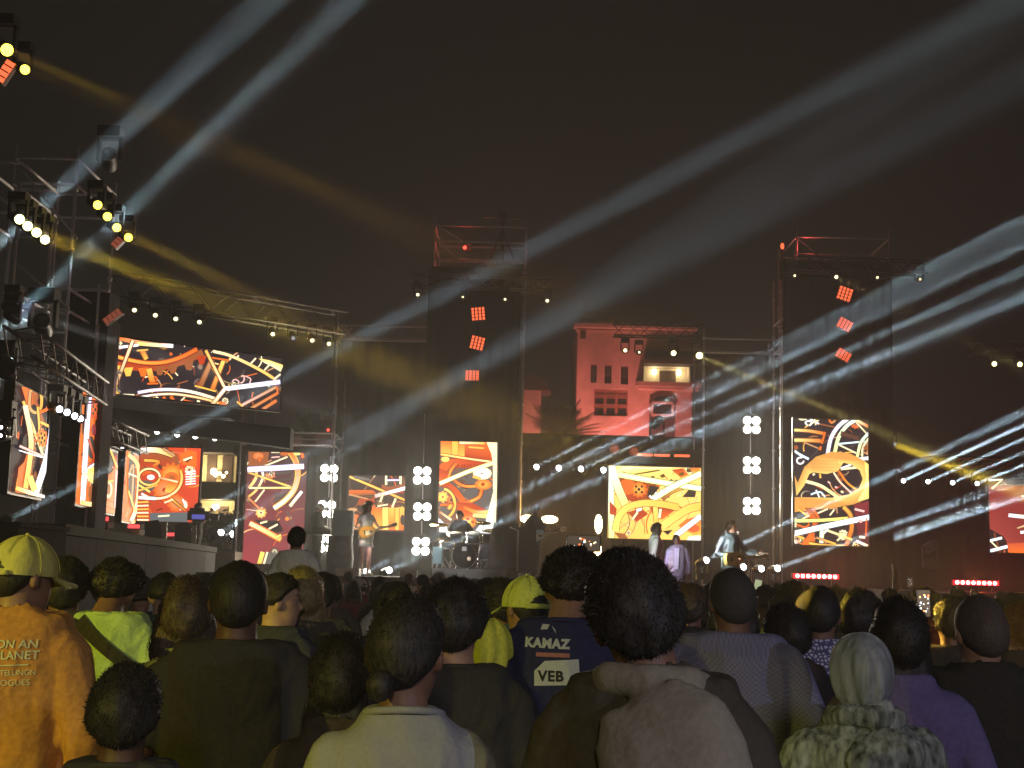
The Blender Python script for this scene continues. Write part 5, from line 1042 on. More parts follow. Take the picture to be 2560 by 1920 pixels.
def cap_mesh(part):
    key = ('cap', part)
    if key in _c: return _c[key]
    b = MB(); b.smooth = True; Cn = V((0, -.006, .128)); R = V((.088, .110, .112)); NA, NT = 40, 12
    P = lambda az, pol, g=0: Cn + V((math.sin(az) * math.sin(pol) * (R.x + g), math.cos(az) * math.sin(pol) * (R.y + g), math.cos(pol) * (R.z + g) * .98))
    pm = 1.66
    if part == 'crown':
        vs = []; fs = []; NA, NT = 96, 34
        for g in (0, -.006):
            o = len(vs); vs += [P(2 * math.pi * i / NA, pm * j / NT + .001, g + .0025 * math.cos(6 * 2 * math.pi * i / NA)) for j in range(NT + 1) for i in range(NA)]
            for j in range(NT):
                for i in range(NA):
                    ad = abs(((i + .5) / NA * 360) - 180); f = (j + .5) / NT
                    if ad < 30 and .90 > f > .72 + (ad / 30) ** 2 * .18: continue
                    q = (o + j * NA + i, o + (j + 1) * NA + i, o + (j + 1) * NA + (i + 1) % NA, o + j * NA + (i + 1) % NA); fs.append(q if g == 0 else q[::-1])
        b.add(vs, fs, True); b.ball((0, -.006, .128 + .112), .008, 8, 5)
    elif part == 'seam':
        for k in range(6):
            a = math.pi * k / 3 + math.pi / 6; b.tube([P(a, pm * j / 14 * .98 + .02, .002) for j in range(15 if k not in (2, 3) else 10)], .0016, 4)
    elif part == 'brim':
        n = 14; top = []; 
        for i in range(n + 1):
            a = rad(-62 + 124 * i / n); p = P(a, pm); o = p + V((math.sin(a) * .35, math.cos(a), 0)).normalized() * .072 * math.cos(a * .85) + V((0, 0, -.012 - .02 * abs(math.sin(a)))); top.append((p, o))
        vs = [q for pr in top for q in pr]; b.add(vs + [v - V((0, 0, .005)) for v in vs], [(2 * i, 2 * i + 1, 2 * i + 3, 2 * i + 2) for i in range(n)] + [(2 * i + 2 * n + 2, 2 * i + 2 * n + 4, 2 * i + 2 * n + 5, 2 * i + 2 * n + 3) for i in range(n)] + [(2 * i + 1, 2 * i + 2 * n + 3, 2 * i + 2 * n + 5, 2 * i + 3) for i in range(n)], True)
    elif part == 'strap':
        b.tube([P(rad(180 + d), pm - .035, .002) for d in range(-40, 41, 8)], .009, 6)
    me = b.mesh('cap_' + part); me.materials.append(None); _c[key] = me; return me
def scarf_mesh():
    if 'scarf' in _c: return _c['scarf']
    b = MB(); b.smooth = True; Cn = V((0, -.008, .118)); R = V((.088, .113, .118)); NA, NT = 56, 18; rows = []
    for j in range(NT + 1):
        row = []
        for i in range(NA):
            az = 2 * math.pi * i / NA; ad = math.degrees(az); ad = ad if ad <= 180 else ad - 360
            zl = {True: .165}.get(abs(ad) < 40, None)
            if zl is None: zl = .165 - (min(abs(ad), 120) - 40) / 80 * .17
            pm = math.acos(max(-.99, min(1, (zl - Cn.z) / R.z))); pol = pm * j / NT + .001
            f = noise.noise(V((ad * .045 + j * .12, j * .05, 1))) * .018 * (j / NT + .25) + .0045 * math.sin(ad * .22 + j * .35) * (j / NT)
            row.append(Cn + V((math.sin(az) * math.sin(pol) * (R.x + f), math.cos(az) * math.sin(pol) * (R.y + f), math.cos(pol) * (R.z + f))))
        rows.append(row)
    b.add([p for r in rows for p in r], [(j * NA + i, (j + 1) * NA + i, (j + 1) * NA + (i + 1) % NA, j * NA + (i + 1) % NA) for j in range(NT) for i in range(NA)], True)
    for k, (dx, w) in enumerate(((.03, .03), (.05, .022), (.012, .026))):
        b.tube([(dx - .01, -.098, .04), (dx + .01, -.110, -.01), (dx + .022, -.108, -.045), (dx + .03, -.10, -.075)], [w, w * .8, w * .5, w * .25], 10)
    me = b.mesh('headscarf'); me.materials.append(None); _c['scarf'] = me; return me

def skin(name, col):
    if name in MATS: return MATS[name]
    m = mat(name, col, .5, 0, .12, 30, .05, .35); nt = m.node_tree; bs = nt.nodes['Principled BSDF']; a = nt.nodes.new('ShaderNodeAttribute'); a.attribute_name = 'Face'
    mx = nt.nodes.new('ShaderNodeMix'); mx.data_type = 'RGBA'; src = bs.inputs['Base Color'].links[0].from_socket
    nt.links.new(a.outputs['Alpha'], mx.inputs[0]); nt.links.new(src, mx.inputs[6]); nt.links.new(a.outputs['Color'], mx.inputs[7]); nt.links.new(mx.outputs[2], bs.inputs['Base Color'])
    return m
SK = [skin('skin_deep', (.11, .055, .034)), skin('skin_brown', (.21, .11, .07)), skin('skin_tan', (.33, .19, .13)), skin('skin_light', (.48, .30, .22))]
def cloth(name, col, nz=.14, sc=90, bump=.25):
    """Woven cloth: fine weave relief over broad soft creases."""
    if name in MATS: return MATS[name]
    m = mat(name, col, .9, 0, nz, sc, bump, .12); nt = m.node_tree; bs = nt.nodes['Principled BSDF']; fine = bs.inputs['Normal'].links[0].from_node
    tc = nt.nodes.new('ShaderNodeTexCoord'); mp = nt.nodes.new('ShaderNodeMapping'); mp.inputs['Scale'].default_value = (1.3, 1.3, .7); mp.inputs['Rotation'].default_value = (0, .5, 0)
    n = nt.nodes.new('ShaderNodeTexNoise'); n.inputs['Scale'].default_value = 7; n.inputs['Detail'].default_value = 2.5; n.inputs['Distortion'].default_value = 1.2
    try: n.noise_type = 'RIDGED_MULTIFRACTAL'
    except Exception: pass
    bp = nt.nodes.new('ShaderNodeBump'); bp.inputs['Strength'].default_value = .38; bp.inputs['Distance'].default_value = .03
    nt.links.new(tc.outputs['Object'], mp.inputs[0]); nt.links.new(mp.outputs[0], n.inputs['Vector']); nt.links.new(n.outputs['Fac'], bp.inputs['Height']); nt.links.new(bp.outputs[0], fine.inputs['Normal']); return m
HAIRM = mat('black_hair', (.026, .022, .018), .58, 0, .7, 60, .15, .4, (3, 3, .6)); HAIRB = mat('brown_hair', (.065, .045, .03), .55, 0, .7, 60, .15, .4, (3, 3, .6)); HAIRL = mat('fair_curly_hair', (.30, .20, .08), .5, 0, .4, 40, .3, .4)
HAIRG = mat('greying_cropped_hair', (.075, .068, .06), .7, 0, .4, 200, .3)
BLK = cloth('black_cotton', (.042, .039, .033)); DGR = cloth('charcoal_cotton', (.06, .057, .05)); NAV = cloth('navy_cotton', (.045, .048, .075)); DBR = cloth('dark_brown_cotton', (.07, .056, .045)); GRY = cloth('grey_cotton', (.16, .16, .165)); WHT = cloth('white_cotton', (.62, .61, .58)); DEN = cloth('denim', (.05, .07, .12)); RDC = cloth('dull_red_cotton', (.20, .04, .035)); OLV = cloth('olive_cotton', (.10, .10, .05)); TEA = cloth('teal_cotton', (.04, .10, .11)); LIME = cloth('pale_green_cotton', (.42, .58, .22)); YEL = cloth('neon_yellow_cloth', (.72, .75, .10))
def use(me, name, parent, m, M=None):
    o = link(name, me, parent); o.material_slots[0].link = 'OBJECT'; o.material_slots[0].material = m
    if M is not None: o.matrix_local = M
    return o
def person(label, x, Y, height, z=0.0, yaw=0, pr='down', pl='down', fem=False, bw=1.0, style='tee', shirt=BLK, trousers=DEN, sk=1, hair='short', hm=None, head=(0, 0, 0), seed=0, legs='stand', group=None, shoes=BLK, short=False, voxel=.0095, hem=None, loose=.018, capm=None, notr=False, cat='person'):
    t = thing('person', label, cat, (x, Y, z), rad(yaw), group, height / 1.718)
    use(body_mesh(pr, pl, fem, bw, legs, head, voxel), 'body', t, SK[sk]); use(shirt_mesh(style, pr, pl, fem, bw, seed % 5, hem, .0125, loose), {'tee': 't_shirt', 'long': 'shirt', 'jacket': 'jacket', 'dress': 'dress', 'top': 'top'}[style], t, shirt)
    if not notr: use(trouser_mesh(fem, bw, legs, short), 'trousers', t, trousers)
    for sd in (-1, 1): use(shoe_mesh(legs, sd), 'shoe', t, shoes)
    if style == 'tee' and Y < 8: use(rib_mesh(), 'collar', t, shirt)
    HM = headmat(*head) @ Matrix.Translation(HEADC) @ Matrix.Scale(HS, 4)
    if hair and hair != 'scarf': use(hair_mesh(hair, seed % 4), 'hair', t, hm or HAIRM, HM if capm is None else HM @ Matrix.Translation((0, -.006, .10)) @ Matrix.Scale(.95, 4) @ Matrix.Translation((0, .006, -.10)))
    if capm is not None:
        c = use(cap_mesh('crown'), 'cap', t, capm, HM)
        for q in ('seam', 'brim', 'strap'): use(cap_mesh(q), q, c, capm)
    return t, HM
def spot_of(x, top, Y):
    p = a2(x, top + 25, Y); return p.x, a2(x, top, Y).z
def crowd_person(label, x, top, Y, **k):
    X, zt = spot_of(x, top, Y); ht = zt - k.pop('lift', 0); extra = {'short': .012, 'crop': .006, 'curly': .035, 'afro': .055, 'full': .02, 'bob': .022, 'long': .02, 'wild': .03, 'pulled': .014, 'fade': .016}.get(k.get('hair', 'short'), 0) if k.get('capm') is None else .02
    return person(label, X, Y, ht - extra, **k)
# ------------------------------------------------------------------ print and things worn
TXT = cloth('pale_print', (.62, .62, .40), .05); 
def text_mesh(body, size, bold=0.0, shear=0.0, spacing=1.0):
    c = bpy.data.curves.new('t', 'FONT'); c.body = body; c.size = size; c.offset = bold; c.shear = shear; c.space_character = spacing; c.resolution_u = 3
    o = bpy.data.objects.new('t', c); COL.objects.link(o); dg = bpy.context.evaluated_depsgraph_get(); me = bpy.data.meshes.new_from_object(o.evaluated_get(dg)); bpy.data.objects.remove(o); bpy.data.curves.remove(c); return me
def lay_on_back(t, shirt, tris2d, name, m, lift=.004):
    """Flat shapes (x to the viewer's right, z up, person space) laid on the back of the shirt."""
    bm = BVHTree.FromPolygons([v.co for v in shirt.vertices], [tuple(p.vertices) for p in shirt.polygons]); b = MB()
    vs = []
    for x, z in tris2d[0]:
        h = bm.ray_cast(V((x, -1, z)), V((0, 1, 0))); y = h[0].y if h[0] is not None else -.1; vs.append(V((x, y - lift, z)))
    b.add(vs, tris2d[1], False); return b.build(name, m, t)
def print_text(t, shirt, body, x, z, size, m, name='printed_text', rot=0, **k):
    me = text_mesh(body, size, **k); c, s_ = math.cos(rad(rot)), math.sin(rad(rot)); pts = [(x + v.co.x * c - v.co.y * s_, z + v.co.x * s_ + v.co.y * c) for v in me.vertices]; return lay_on_back(t, shirt, (pts, [tuple(p.vertices) for p in me.polygons]), name, m)
def grid_patch(poly, n=10):
    """Convex outline filled with a fine fan so it follows the cloth."""
    cx = sum(p[0] for p in poly) / len(poly); cz = sum(p[1] for p in poly) / len(poly); out = []
    for i in range(len(poly)):
        a, b_ = poly[i], poly[(i + 1) % len(poly)]
        for k in range(4): out.append((a[0] + (b_[0] - a[0]) * k / 4, a[1] + (b_[1] - a[1]) * k / 4))
    L = len(out); pts = []; fs = []
    for r in range(1, 5):
        for p in out: pts.append((cx + (p[0] - cx) * r / 4, cz + (p[1] - cz) * r / 4))
    pts.append((cx, cz)); c = len(pts) - 1
    fs = [(c, i, (i + 1) % L) for i in range(L)] + [(r * L + i, (r + 1) * L + i, (r + 1) * L + (i + 1) % L, r * L + (i + 1) % L) for r in range(3) for i in range(L)]
    return pts, fs
def kid(t, nm):
    return next(c.data for c in t.children if c.name.split('.')[0] == nm)
def strap_on(t, shirt, p, q, w, m, name='bag_strap'):
    n = 14; pts = []; fs = []; d = V((q[0] - p[0], q[1] - p[1])).normalized(); nn = V((-d.y, d.x)) * w / 2
    for i in range(n + 1):
        f = i / n; x, z = p[0] + (q[0] - p[0]) * f, p[1] + (q[1] - p[1]) * f; pts += [(x + nn.x, z + nn.y), (x - nn.x, z - nn.y)]
    fs = [(2 * i, 2 * i + 2, 2 * i + 3, 2 * i + 1) for i in range(n)]; return lay_on_back(t, shirt, (pts, fs), name, m, .012)
def hood_on(t, m, cx, cz, w, h, dpt, seed, tilt=0, rimk=1.0, name='hood'):
    """A hood hanging on the back: a thick sagging bag with a rolled opening that runs from the neck over one shoulder blade."""
    b = MB(); R = Matrix.Rotation(rad(tilt), 3, 'Y'); c = V((cx, -.135, cz)); n = 24; rings = []
    for j in range(17):
        f = j / 16; ww = w * math.sin(math.pi * (.12 + .84 * f)) ** .6; dd = dpt * math.sin(math.pi * (.06 + .90 * f)) ** .8 * (.75 + .5 * f)
        rings.append([c + R @ V((ww * math.cos(2 * math.pi * k / n), -dd * .3 + dd * .6 * math.sin(2 * math.pi * k / n), h * (.5 - f))) for k in range(n)])
    b.loft(rings)
    arc = [(-.088, .05, 1.455), (-.100, -.01, 1.478), (-.075, -.075, 1.492), (0, -.105, 1.492), (.075, -.075, 1.488), (.100, -.01, 1.475), (.088, .05, 1.45)]
    b.tube(arc, [.018, .028, .034, .036, .034, .028, .018], 10)
    rim = [c + R @ V((w * 1.0 * math.cos(a), -dpt * .42 - .02 * math.sin(a), h * .30 - h * .34 * math.sin(a))) for a in [math.pi * (1.02 - k / 10 * 1.04) for k in range(11)]]
    if rimk: b.tube(rim, [.006, .012, .018, .023, .026, .027, .026, .023, .018, .012, .006], 10)
    me = remesh(b, .0105, 3); wrinkle(me, .009, seed, (5, 5, 9)); return use(me, name, t, m)

# ------------------------------------------------------------------ performers (stage height ZS)
def guitar(t_loc, R, label, bodycol, kind='electric', sc=1.0):
    """x along the neck, z up the face outline, y out of the back."""
    t = thing('guitar', label, 'guitar', t_loc); t.rotation_euler = R.to_euler(); t.scale = (sc,) * 3; b = MB(); dp = .05 if kind != 'acoustic' else .10
    out = []
    for k in range(36):
        a = 2 * math.pi * k / 36; x = math.cos(a); r = 1 - .26 * math.exp(-((abs(math.sin(a)) - .95) / .22) ** 2)
        out.append((-.02 + .225 * x, (.165 - .035 * x) * math.sin(a) * r))
    b.prism(out, -dp / 2, dp / 2); b.build('body', mat(label.split()[0] + '_guitar_finish', bodycol, .25, 0, .12, 6, 0, .5), t)
    b = MB(); b.box((.44, -dp / 2 - .008, 0), (.52, .026, .045)); b.build('neck', mat('pale_maple', (.5, .42, .32), .4, 0, .1, 6), t); b = MB(); b.box((.75, -dp / 2 - .004, 0), (.15, .02, .075)); b.build('headstock', mat('pale_maple', (.5, .42, .32)), t)
    for i in range(3):
        for sg in (-1, 1): b = MB(); b.ball((.71 + i * .035, -dp / 2, sg * .045), .01, 6, 4); b.build('tuner', STEEL, t)
    b = MB()
    if kind == 'acoustic': b.lathe([(.048, 0), (.048, .006)], Matrix.Translation((.07, -dp / 2 - .001, 0)) @ Matrix.Rotation(rad(90), 4, 'X'), 16); b.build('sound_hole', BLACKM, t)
    else: b.box((-.02, -dp / 2 - .004, -.03), (.16, .008, .09)); b.build('pickguard', WHITEP, t)
    b = MB(); b.box((-.12, -dp / 2 - .008, 0), (.03, .02, .10)); b.build('bridge', BLACKM, t); return t
def stage_person(label, x, feet, Y, height, yaw, **k): return person(label, a2(x, feet, Y).x, Y, height, ZS, yaw, voxel=.0115, **k)
GY2 = cloth('grey_summer_dress', (.34, .34, .33)); SUIT = cloth('pale_grey_suit', (.24, .25, .24)); PURP = cloth('violet_shirt', (.26, .22, .36)); TEAL2 = cloth('grey_blue_denim_jacket', (.13, .18, .21))
w_, _ = stage_person('woman with long curly hair in a short grey dress playing an orange guitar', 787, 1250, 32.3, 1.66, -138, pr='strum', pl='fret', fem=True, style='dress', shirt=GY2, sk=3, hair='wild', hm=mat('ash_brown_hair', (.16, .11, .06), .5, 0, .5, 40, .3), notr=True, head=(30, -8, 0), shoes=WHT, seed=1, hem=.68)
def hold(t, off, label, col, kind, ang=-10, sc=1.0):
    M = Matrix.Translation(t.location) @ Matrix.Rotation(t.rotation_euler.z, 4, 'Z') @ Matrix.Scale(t.scale.x, 4); p = M @ V(off)
    R = Matrix.Rotation(t.rotation_euler.z, 3, 'Z') @ Matrix.Rotation(rad(180), 3, 'Z') @ Matrix.Rotation(rad(ang), 3, 'Y') @ Matrix.Rotation(rad(0), 3, 'Z'); return guitar(p, R, label, col, kind, sc)
hold(w_, (.10, .20, 1.04), 'orange electric guitar held by the woman in the grey dress', (.75, .33, .05), 'electric', -14)
ZF = 1.05
t = thing('front_stage', 'lower front stage step where three singers stand', 'stage', (a2(1380, 1290, 27).x, 26.2, 0)); L = a2(1700, 1290, 27).x - a2(1380, 1290, 27).x
b = MB(); b.box((L / 2, 1.6, ZF - .05), (L, 3.2, .1)); b.build('deck', DECKM, t)
for i in range(3): b = MB(); b.box((L * (i + .5) / 3, .05, (ZF - .104) / 2), (L / 3 - .01, .05, ZF - .104)); b.build('skirt_panel', SKIRT, t)
def front_person(label, x, Y, height, yaw, **k): return person(label, a2(x, 1290, Y).x, Y, height, ZF, yaw, voxel=.0115, **k)
s_, _ = front_person('singer in a grey blue jacket playing a yellow acoustic guitar at the microphone', 1577, 27.0, 1.81, -145, pr='strum', pl='fret', style='jacket', shirt=TEAL2, trousers=BLK, sk=3, hair='full', hm=HAIRM, seed=2, head=(48, 0, 0))
hold(s_, (.10, .21, 1.04), 'yellow acoustic guitar held by the singer at the microphone', (.85, .58, .20), 'acoustic', -6)
lh, _ = front_person('singer with very long dark hair and a pale grey suit facing the microphone man', 1415, 27.8, 1.75, -95, style='jacket', shirt=SUIT, trousers=SUIT, sk=1, hair='long', hm=HAIRB, seed=0, head=(0, -4, 0))
vs_, _ = front_person('man in a violet open shirt over a pale vest standing on stage facing the crowd', 1462, 27.3, 1.53, 172, style='jacket', shirt=PURP, trousers=DGR, sk=0, hair='crop', seed=3, head=(10, 6, 8))
b = MB(); b.add([(-.045, .155, 1.43), (.05, .155, 1.43), (.055, .165, .98), (-.03, .165, .98), (-.045, .12, 1.43), (.05, .12, 1.43), (.055, .13, .98), (-.03, .13, .98)], [(0, 1, 2, 3), (0, 4, 5, 1), (1, 5, 6, 2), (2, 6, 7, 3), (3, 7, 4, 0)]); b.build('vest', cloth('pale_violet_vest', (.55, .50, .80)), vs_)
kb, _ = stage_person('keyboard player in dark clothes and a white banded cap behind the draped keyboard', 682, 1250, 35.0, 1.74, -95, pr='keys', pl='keys', style='long', shirt=DGR, trousers=BLK, sk=3, hair='crop', capm=WHT, head=(0, -12, 0), seed=4)
bp_, _ = stage_person('bass player in dark clothes half hidden behind the black cabinet', 1152, 1262, 34.6, 1.78, -140, pr='strum', pl='fret', style='tee', shirt=BLK, trousers=DGR, sk=1, hair='long', hm=HAIRM, seed=1, head=(0, -14, 0))
hold(bp_, (.10, .20, 1.04), 'pale blue bass guitar held by the bass player', (.42, .62, .72), 'electric', -12, 1.15)
# drummer sits on the riser
rz = a2(1010, 1229, 33.3).z
t = thing('drum_riser', 'low grey riser under the drum kit', 'riser', (a2(933, 1240, 33).x, 33.0, ZS)); L = a2(1096, 1240, 33).x - a2(933, 1240, 33).x; H = rz - ZS
b = MB(); b.box((L / 2, 1.1, H - .03), (L, 2.2, .06)); b.build('top', mat('grey_riser_top', (.16, .165, .18), .7, 0, .2, 6), t)
for i in range(3): b = MB(); b.box((L * (i + .5) / 3, .02, (H - .064) / 2), (L / 3 - .006, .03, H - .064)); b.build('front_panel', mat('grey_riser_cloth', (.17, .175, .19), .85, 0, .2, 5, .2), t)
b = MB(); b.box((.02, 1.1, (H - .064) / 2), (.03, 2.1, H - .064)); b.box((L - .02, 1.1, (H - .064) / 2), (.03, 2.1, H - .064)); b.build('side_panel', SKIRT, t)
dx = a2(993, 1180, 34.4).x
dr, _ = person('drummer in a black shirt leaning over the drum kit', dx, 34.5, 1.72, rz - .32, 178, pr='sticks', pl='sticks', style='tee', shirt=BLK, trousers=BLK, sk=3, hair='full', hm=HAIRB, head=(-28, -18, 0), legs='sit', voxel=.0115, seed=2)
t = thing('drum_stool', 'round drum stool under the drummer', 'stool', (dx, 34.55, rz)); b = MB(); b.lathe([(.17, .42), (.18, .45), (.17, .50), (.02, .51)], None, 16); b.build('seat', BLACKM, t)
for a in (0, 2.1, 4.2): b = MB(); b.tube([(0, 0, .42), (.2 * math.cos(a), .2 * math.sin(a), 0)], .014, 6); b.build('leg', STEEL, t)
CHROME = mat('drum_chrome', (.75, .76, .8), .15, 1, .05, 10); SHELL = mat('drum_shell', (.06, .07, .10), .25, .1, .2, 8, 0, .5); BRASS = mat('cymbal_brass', (.65, .45, .16), .25, .9, .1, 30)
kx = a2(1003, 1200, 33.6).x; t = thing('drum_kit', 'drum kit with black fronted bass drum and chrome stands on the riser', 'drum kit', (kx, 33.6, rz))
def drum(c, r, d, M, nm, hm_):
    b = MB(); b.lathe([(r, -d / 2), (r, d / 2)], Matrix.Translation(c) @ M, 22); o = b.build(nm, SHELL, t); b = MB(); b.lathe([(r * .96, d / 2 + .002), (r * .96, d / 2 + .008)], Matrix.Translation(c) @ M, 22); b.build('drum_head', hm_, o)
    for q in (-1, 1): b = MB(); b.lathe([(r + .004, q * d / 2 - .02), (r + .018, q * d / 2 - .012), (r + .018, q * d / 2 + .012), (r + .004, q * d / 2 + .02)], Matrix.Translation(c) @ M, 22, False); b.build('hoop', CHROME, o)
    return o
RX = Matrix.Rotation(rad(90), 4, 'X'); bd = drum(V((0, 0, .30)), .28, .4, RX, 'bass_drum', BLACKM)
b = MB(); b.box((-.0, -.212, .47), (.11, .004, .10)); b.build('head_patch', mat('grey_patch', (.4, .4, .45)), bd); b = MB(); b.lathe([(.05, 0), (.05, .006)], Matrix.Translation((.12, -.21, .24)) @ RX, 14); b.build('port_hole', mat('pale_port', (.5, .45, .35)), bd)
drum(V((-.22, .05, .74)), .15, .2, Matrix.Rotation(rad(16), 4, 'X'), 'tom', WHITEP); drum(V((.20, .05, .74)), .16, .22, Matrix.Rotation(rad(16), 4, 'X'), 'tom', WHITEP); drum(V((.52, .3, .42)), .2, .38, Matrix.Identity(4), 'floor_tom', WHITEP); drum(V((-.42, .35, .55)), .17, .15, Matrix.Identity(4), 'snare', WHITEP)
for (x, y, h, r) in ((-.62, .05, 1.02, .22), (.62, .2, .92, .23), (-.50, .0, .68, .17), (.42, .35, 1.1, .2)):
    b = MB(); b.lathe([(r, 0), (r * .3, .02), (.03, .035), (.01, .03)], Matrix.Translation((x, y, h)) @ Matrix.Rotation(rad(-12), 4, 'X'), 20); c = b.build('cymbal', BRASS, t); b = MB(); b.tube([(x, y, .12), (x, y, h + .03)], .012, 6)
    for a in (0.4, 2.5, 4.6): b.tube([(x, y, .3), (x + .2 * math.cos(a), y + .2 * math.sin(a), .01)], .011, 6)
    b.build('cymbal_stand', CHROME, t)
for x in (-.26, .26): b = MB(); b.tube([(x, -.1, .3), (x * 1.35, -.25, .01)], .012, 6); b.build('spur', CHROME, t)
t = thing('hardware_rack', 'chrome rack with pale blue pads beside the snare', 'drum hardware', (kx - .62, 33.3, rz)); 
for x in (-.12, .12): b = MB(); b.tube([(x, 0, 0), (x, 0, .6)], .018, 6); b.build('post', CHROME, t)
b = MB(); b.box((0, 0, .3), (.2, .06, .4)); b.build('pad', mat('pale_blue_pad', (.3, .5, .6), .4), t); b = MB(); b.tube([(-.2, 0, .6), (.3, .05, .72)], .02, 6); b.build('arm', CHROME, t)
# draped gear, cabinet, keyboard
def covered(label, x, Y, w, d, h, m, seed, z=None, name='covered_gear'):
    t = thing(name, label, 'covered equipment', (x, Y, ZS if z is None else z)); b = MB(); n = 20; rings = []
    for j in range(9):
        f = j / 8; k = 1 - .35 * f ** 2; rings.append([V((w / 2 * k * math.copysign(abs(math.cos(a)) ** .5, math.cos(a)) * (1 + .06 * math.sin(a * 7 + seed) * (1 - f)), d / 2 * k * math.copysign(abs(math.sin(a)) ** .5, math.sin(a)), h * f + .05 * f * math.sin(a * 2 + seed))) for a in [2 * math.pi * q / n for q in range(n)]])
    b.loft(rings); b.build('cover', m, t); return t
t = covered('hunched black draped rack beside the drum kit', a2(1090, 1220, 33.8).x, 33.9, .85, .7, 1.12, mat('dark_draped_cloth', (.05, .047, .042), .8, 0, .4, 5, .5), 2, ZS + .2)
b = MB(); b.tube([(.30, -.4, 0), (.30, -.4, .95), (.1, -.4, 1.03)], .022, 6); b.build('pole', STEEL, t)
t = thing('amplifier', 'tall black loudspeaker cabinet before the bass player', 'amplifier', (a2(1128, 1235, 33.9).x, 33.9, ZS)); b = MB(); b.box((0, 0, .62), (.62, .5, 1.24)); b.build('cabinet', BLACKM, t); b = MB(); b.box((0, -.256, .62), (.54, .01, 1.12)); b.build('grille', mat('speaker_cloth', (.05, .045, .04), .9, 0, .4, 60, .4), t)
t = thing('keyboard_stand', 'keyboard desk with a pale blue lit panel and grey draped front', 'keyboard', (a2(735, 1180, 33.6).x, 33.6, ZS)); b = MB(); b.lathe([(.30, 0), (.33, .4), (.29, .75), (.30, .92)], Matrix.Scale(.7, 4, (0, 1, 0)), 18); b.build('drape', GREYC, t)
b = MB(); b.box((.06, -.15, 1.22), (.48, .2, .60)); b.build('desk_panel', mat('pale_blue_panel', (.26, .36, .40), .35, 0, .1, 4), t)
for q in (-.2, .32): b = MB(); b.box((q, -.26, 1.22), (.03, .02, .56)); b.build('edge_trim', WHITEP, t)
b = MB(); b.box((-.4, .3, .98), (1.0, .3, .09)); b.build('keybed', BLACKM, t)
t = thing('microphone_stand', 'straight microphone stand with tilted boom before the acoustic guitar singer', 'microphone stand', (a2(1617, 1290, 26.9).x, 26.9, ZF)); m_ = a2(1594, 1151, 26.8)
b = MB(); b.lathe([(.14, 0), (.14, .02), (.02, .04)], None, 16); b.build('base', BLACKM, t); b = MB(); b.tube([(0, 0, .02), (0, 0, 1.12)], .014, 8); b.build('pole', WHITEP, t); b = MB(); e = m_ - t.location; b.tube([(.16, 0, .82), (0, 0, 1.13), e * .96], .009, 6); b.build('boom', BLACKM, t)
b = MB(); b.ball(e, .032, 10, 6); b.build('microphone', mat('silver_mic', (.8, .8, .8), .3), t)
b = MB(); b.box((0, 0, .1), (.9, .5, .2)); o = b.build('lit_floor_box', WHITEP); o.location = (a2(1052, 1272, 29.8).x, 29.8, a2(1052, 1277, 29.8).z); tag(o, 'pale low box standing for lit floor on the stage edge below the drum riser', 'lit floor patch');  # pale boxes added in place of the brightly lit stage floor
for x, y, w, lb in ((883, 1247, .35, 'pale small box standing for lit floor, the one toward the woman with the guitar'), (752, 1248, .5, 'pale low box standing for lit floor at the feet of the woman with the guitar'), (1132, 1258, .25, 'small pale box standing for lit floor below the amplifier')):
    b = MB(); b.box((0, 0, .07), (w, .4, .16)); o = b.build('lit_floor_box', WHITEP); o.location = (a2(x, y, 30.5).x, 30.5, ZS + .01); tag(o, lb, 'lit floor patch')
# side stage crew and monitors
cz = at(490, 1385, 33).z; zw = 2.19
cm, _ = person('camera operator in dark clothes filming from the end of the side platform', a2(424, 1180, 33.7).x, 33.7, 1.66, ZS - .05, -80, pr='cam', pl='cam', style='tee', shirt=BLK, trousers=BLK, sk=2, hair='short', seed=1, voxel=.0115)
t = thing('video_camera', 'shoulder video camera with a blue lit side held by the camera operator', 'video camera', a2(430, 1114, 33.4)); t.rotation_euler.z = rad(4); b = MB(); b.box((0, 0, 0), (.52, .2, .22)); b.box((-.05, 0, .14), (.34, .1, .08)); b.build('body', BLACKM, t)
b = MB(); b.box((0, -.105, -.03), (.30, .01, .11)); b.build('side_highlight', emat('blue_violet_glow', (.16, .16, .7), .7), t); b = MB(); b.tube([(.26, 0, 0), (.38, 0, -.01), (.46, 0, -.02)], [.07, .07, .085], 12); b.build('lens', BLACKM, t); b = MB(); b.tube([(-.02, -.1, .14), (.16, -.14, .10)], .02, 6); b.build('viewfinder', BLACKM, t)  # blue highlight on the camera side, put in as a glowing panel
p = at(545, 1378, 34.3); q = at(588, 1382, 34.3); b = MB(); b.box(((q.x - p.x), .5, (p.z - ZS) / 2), (2 * (q.x - p.x), 1.0, p.z - ZS)); o = b.build('riser_box', mat('brown_box_cloth', (.12, .095, .075), .8, 0, .2, 4, .2)); o.location = (p.x - (q.x - p.x), 34.3, ZS); tag(o, 'brown box riser where the side platform meets the stage', 'riser')
for x, y, lb, Yq, w, h in ((382, 1350, 'first dark stage monitor on the side platform, beside the middle red LED lamp', 30, .36, .5), (457, 1362, 'second dark stage monitor on the side platform beside the camera operator', 31.2, .36, .5)):
    p = at(x, y, Yq); t = thing('stage_monitor', lb, 'stage monitor', (p.x, Yq, zw), rad(12)); b = MB(); b.prism([(-w / 2, 0), (w / 2, 0), (w / 2 * .9, h * .8), (w / 4, h), (-w / 2, h * .9)], -.2, .2); b.build('cabinet', BLACKM, t); b = MB(); b.box((w / 2 + .05, 0, h * .45), (.1, .34, h * .9)); b.build('pale_side', mat('pale_monitor_side', (.42, .40, .36), .6), t)
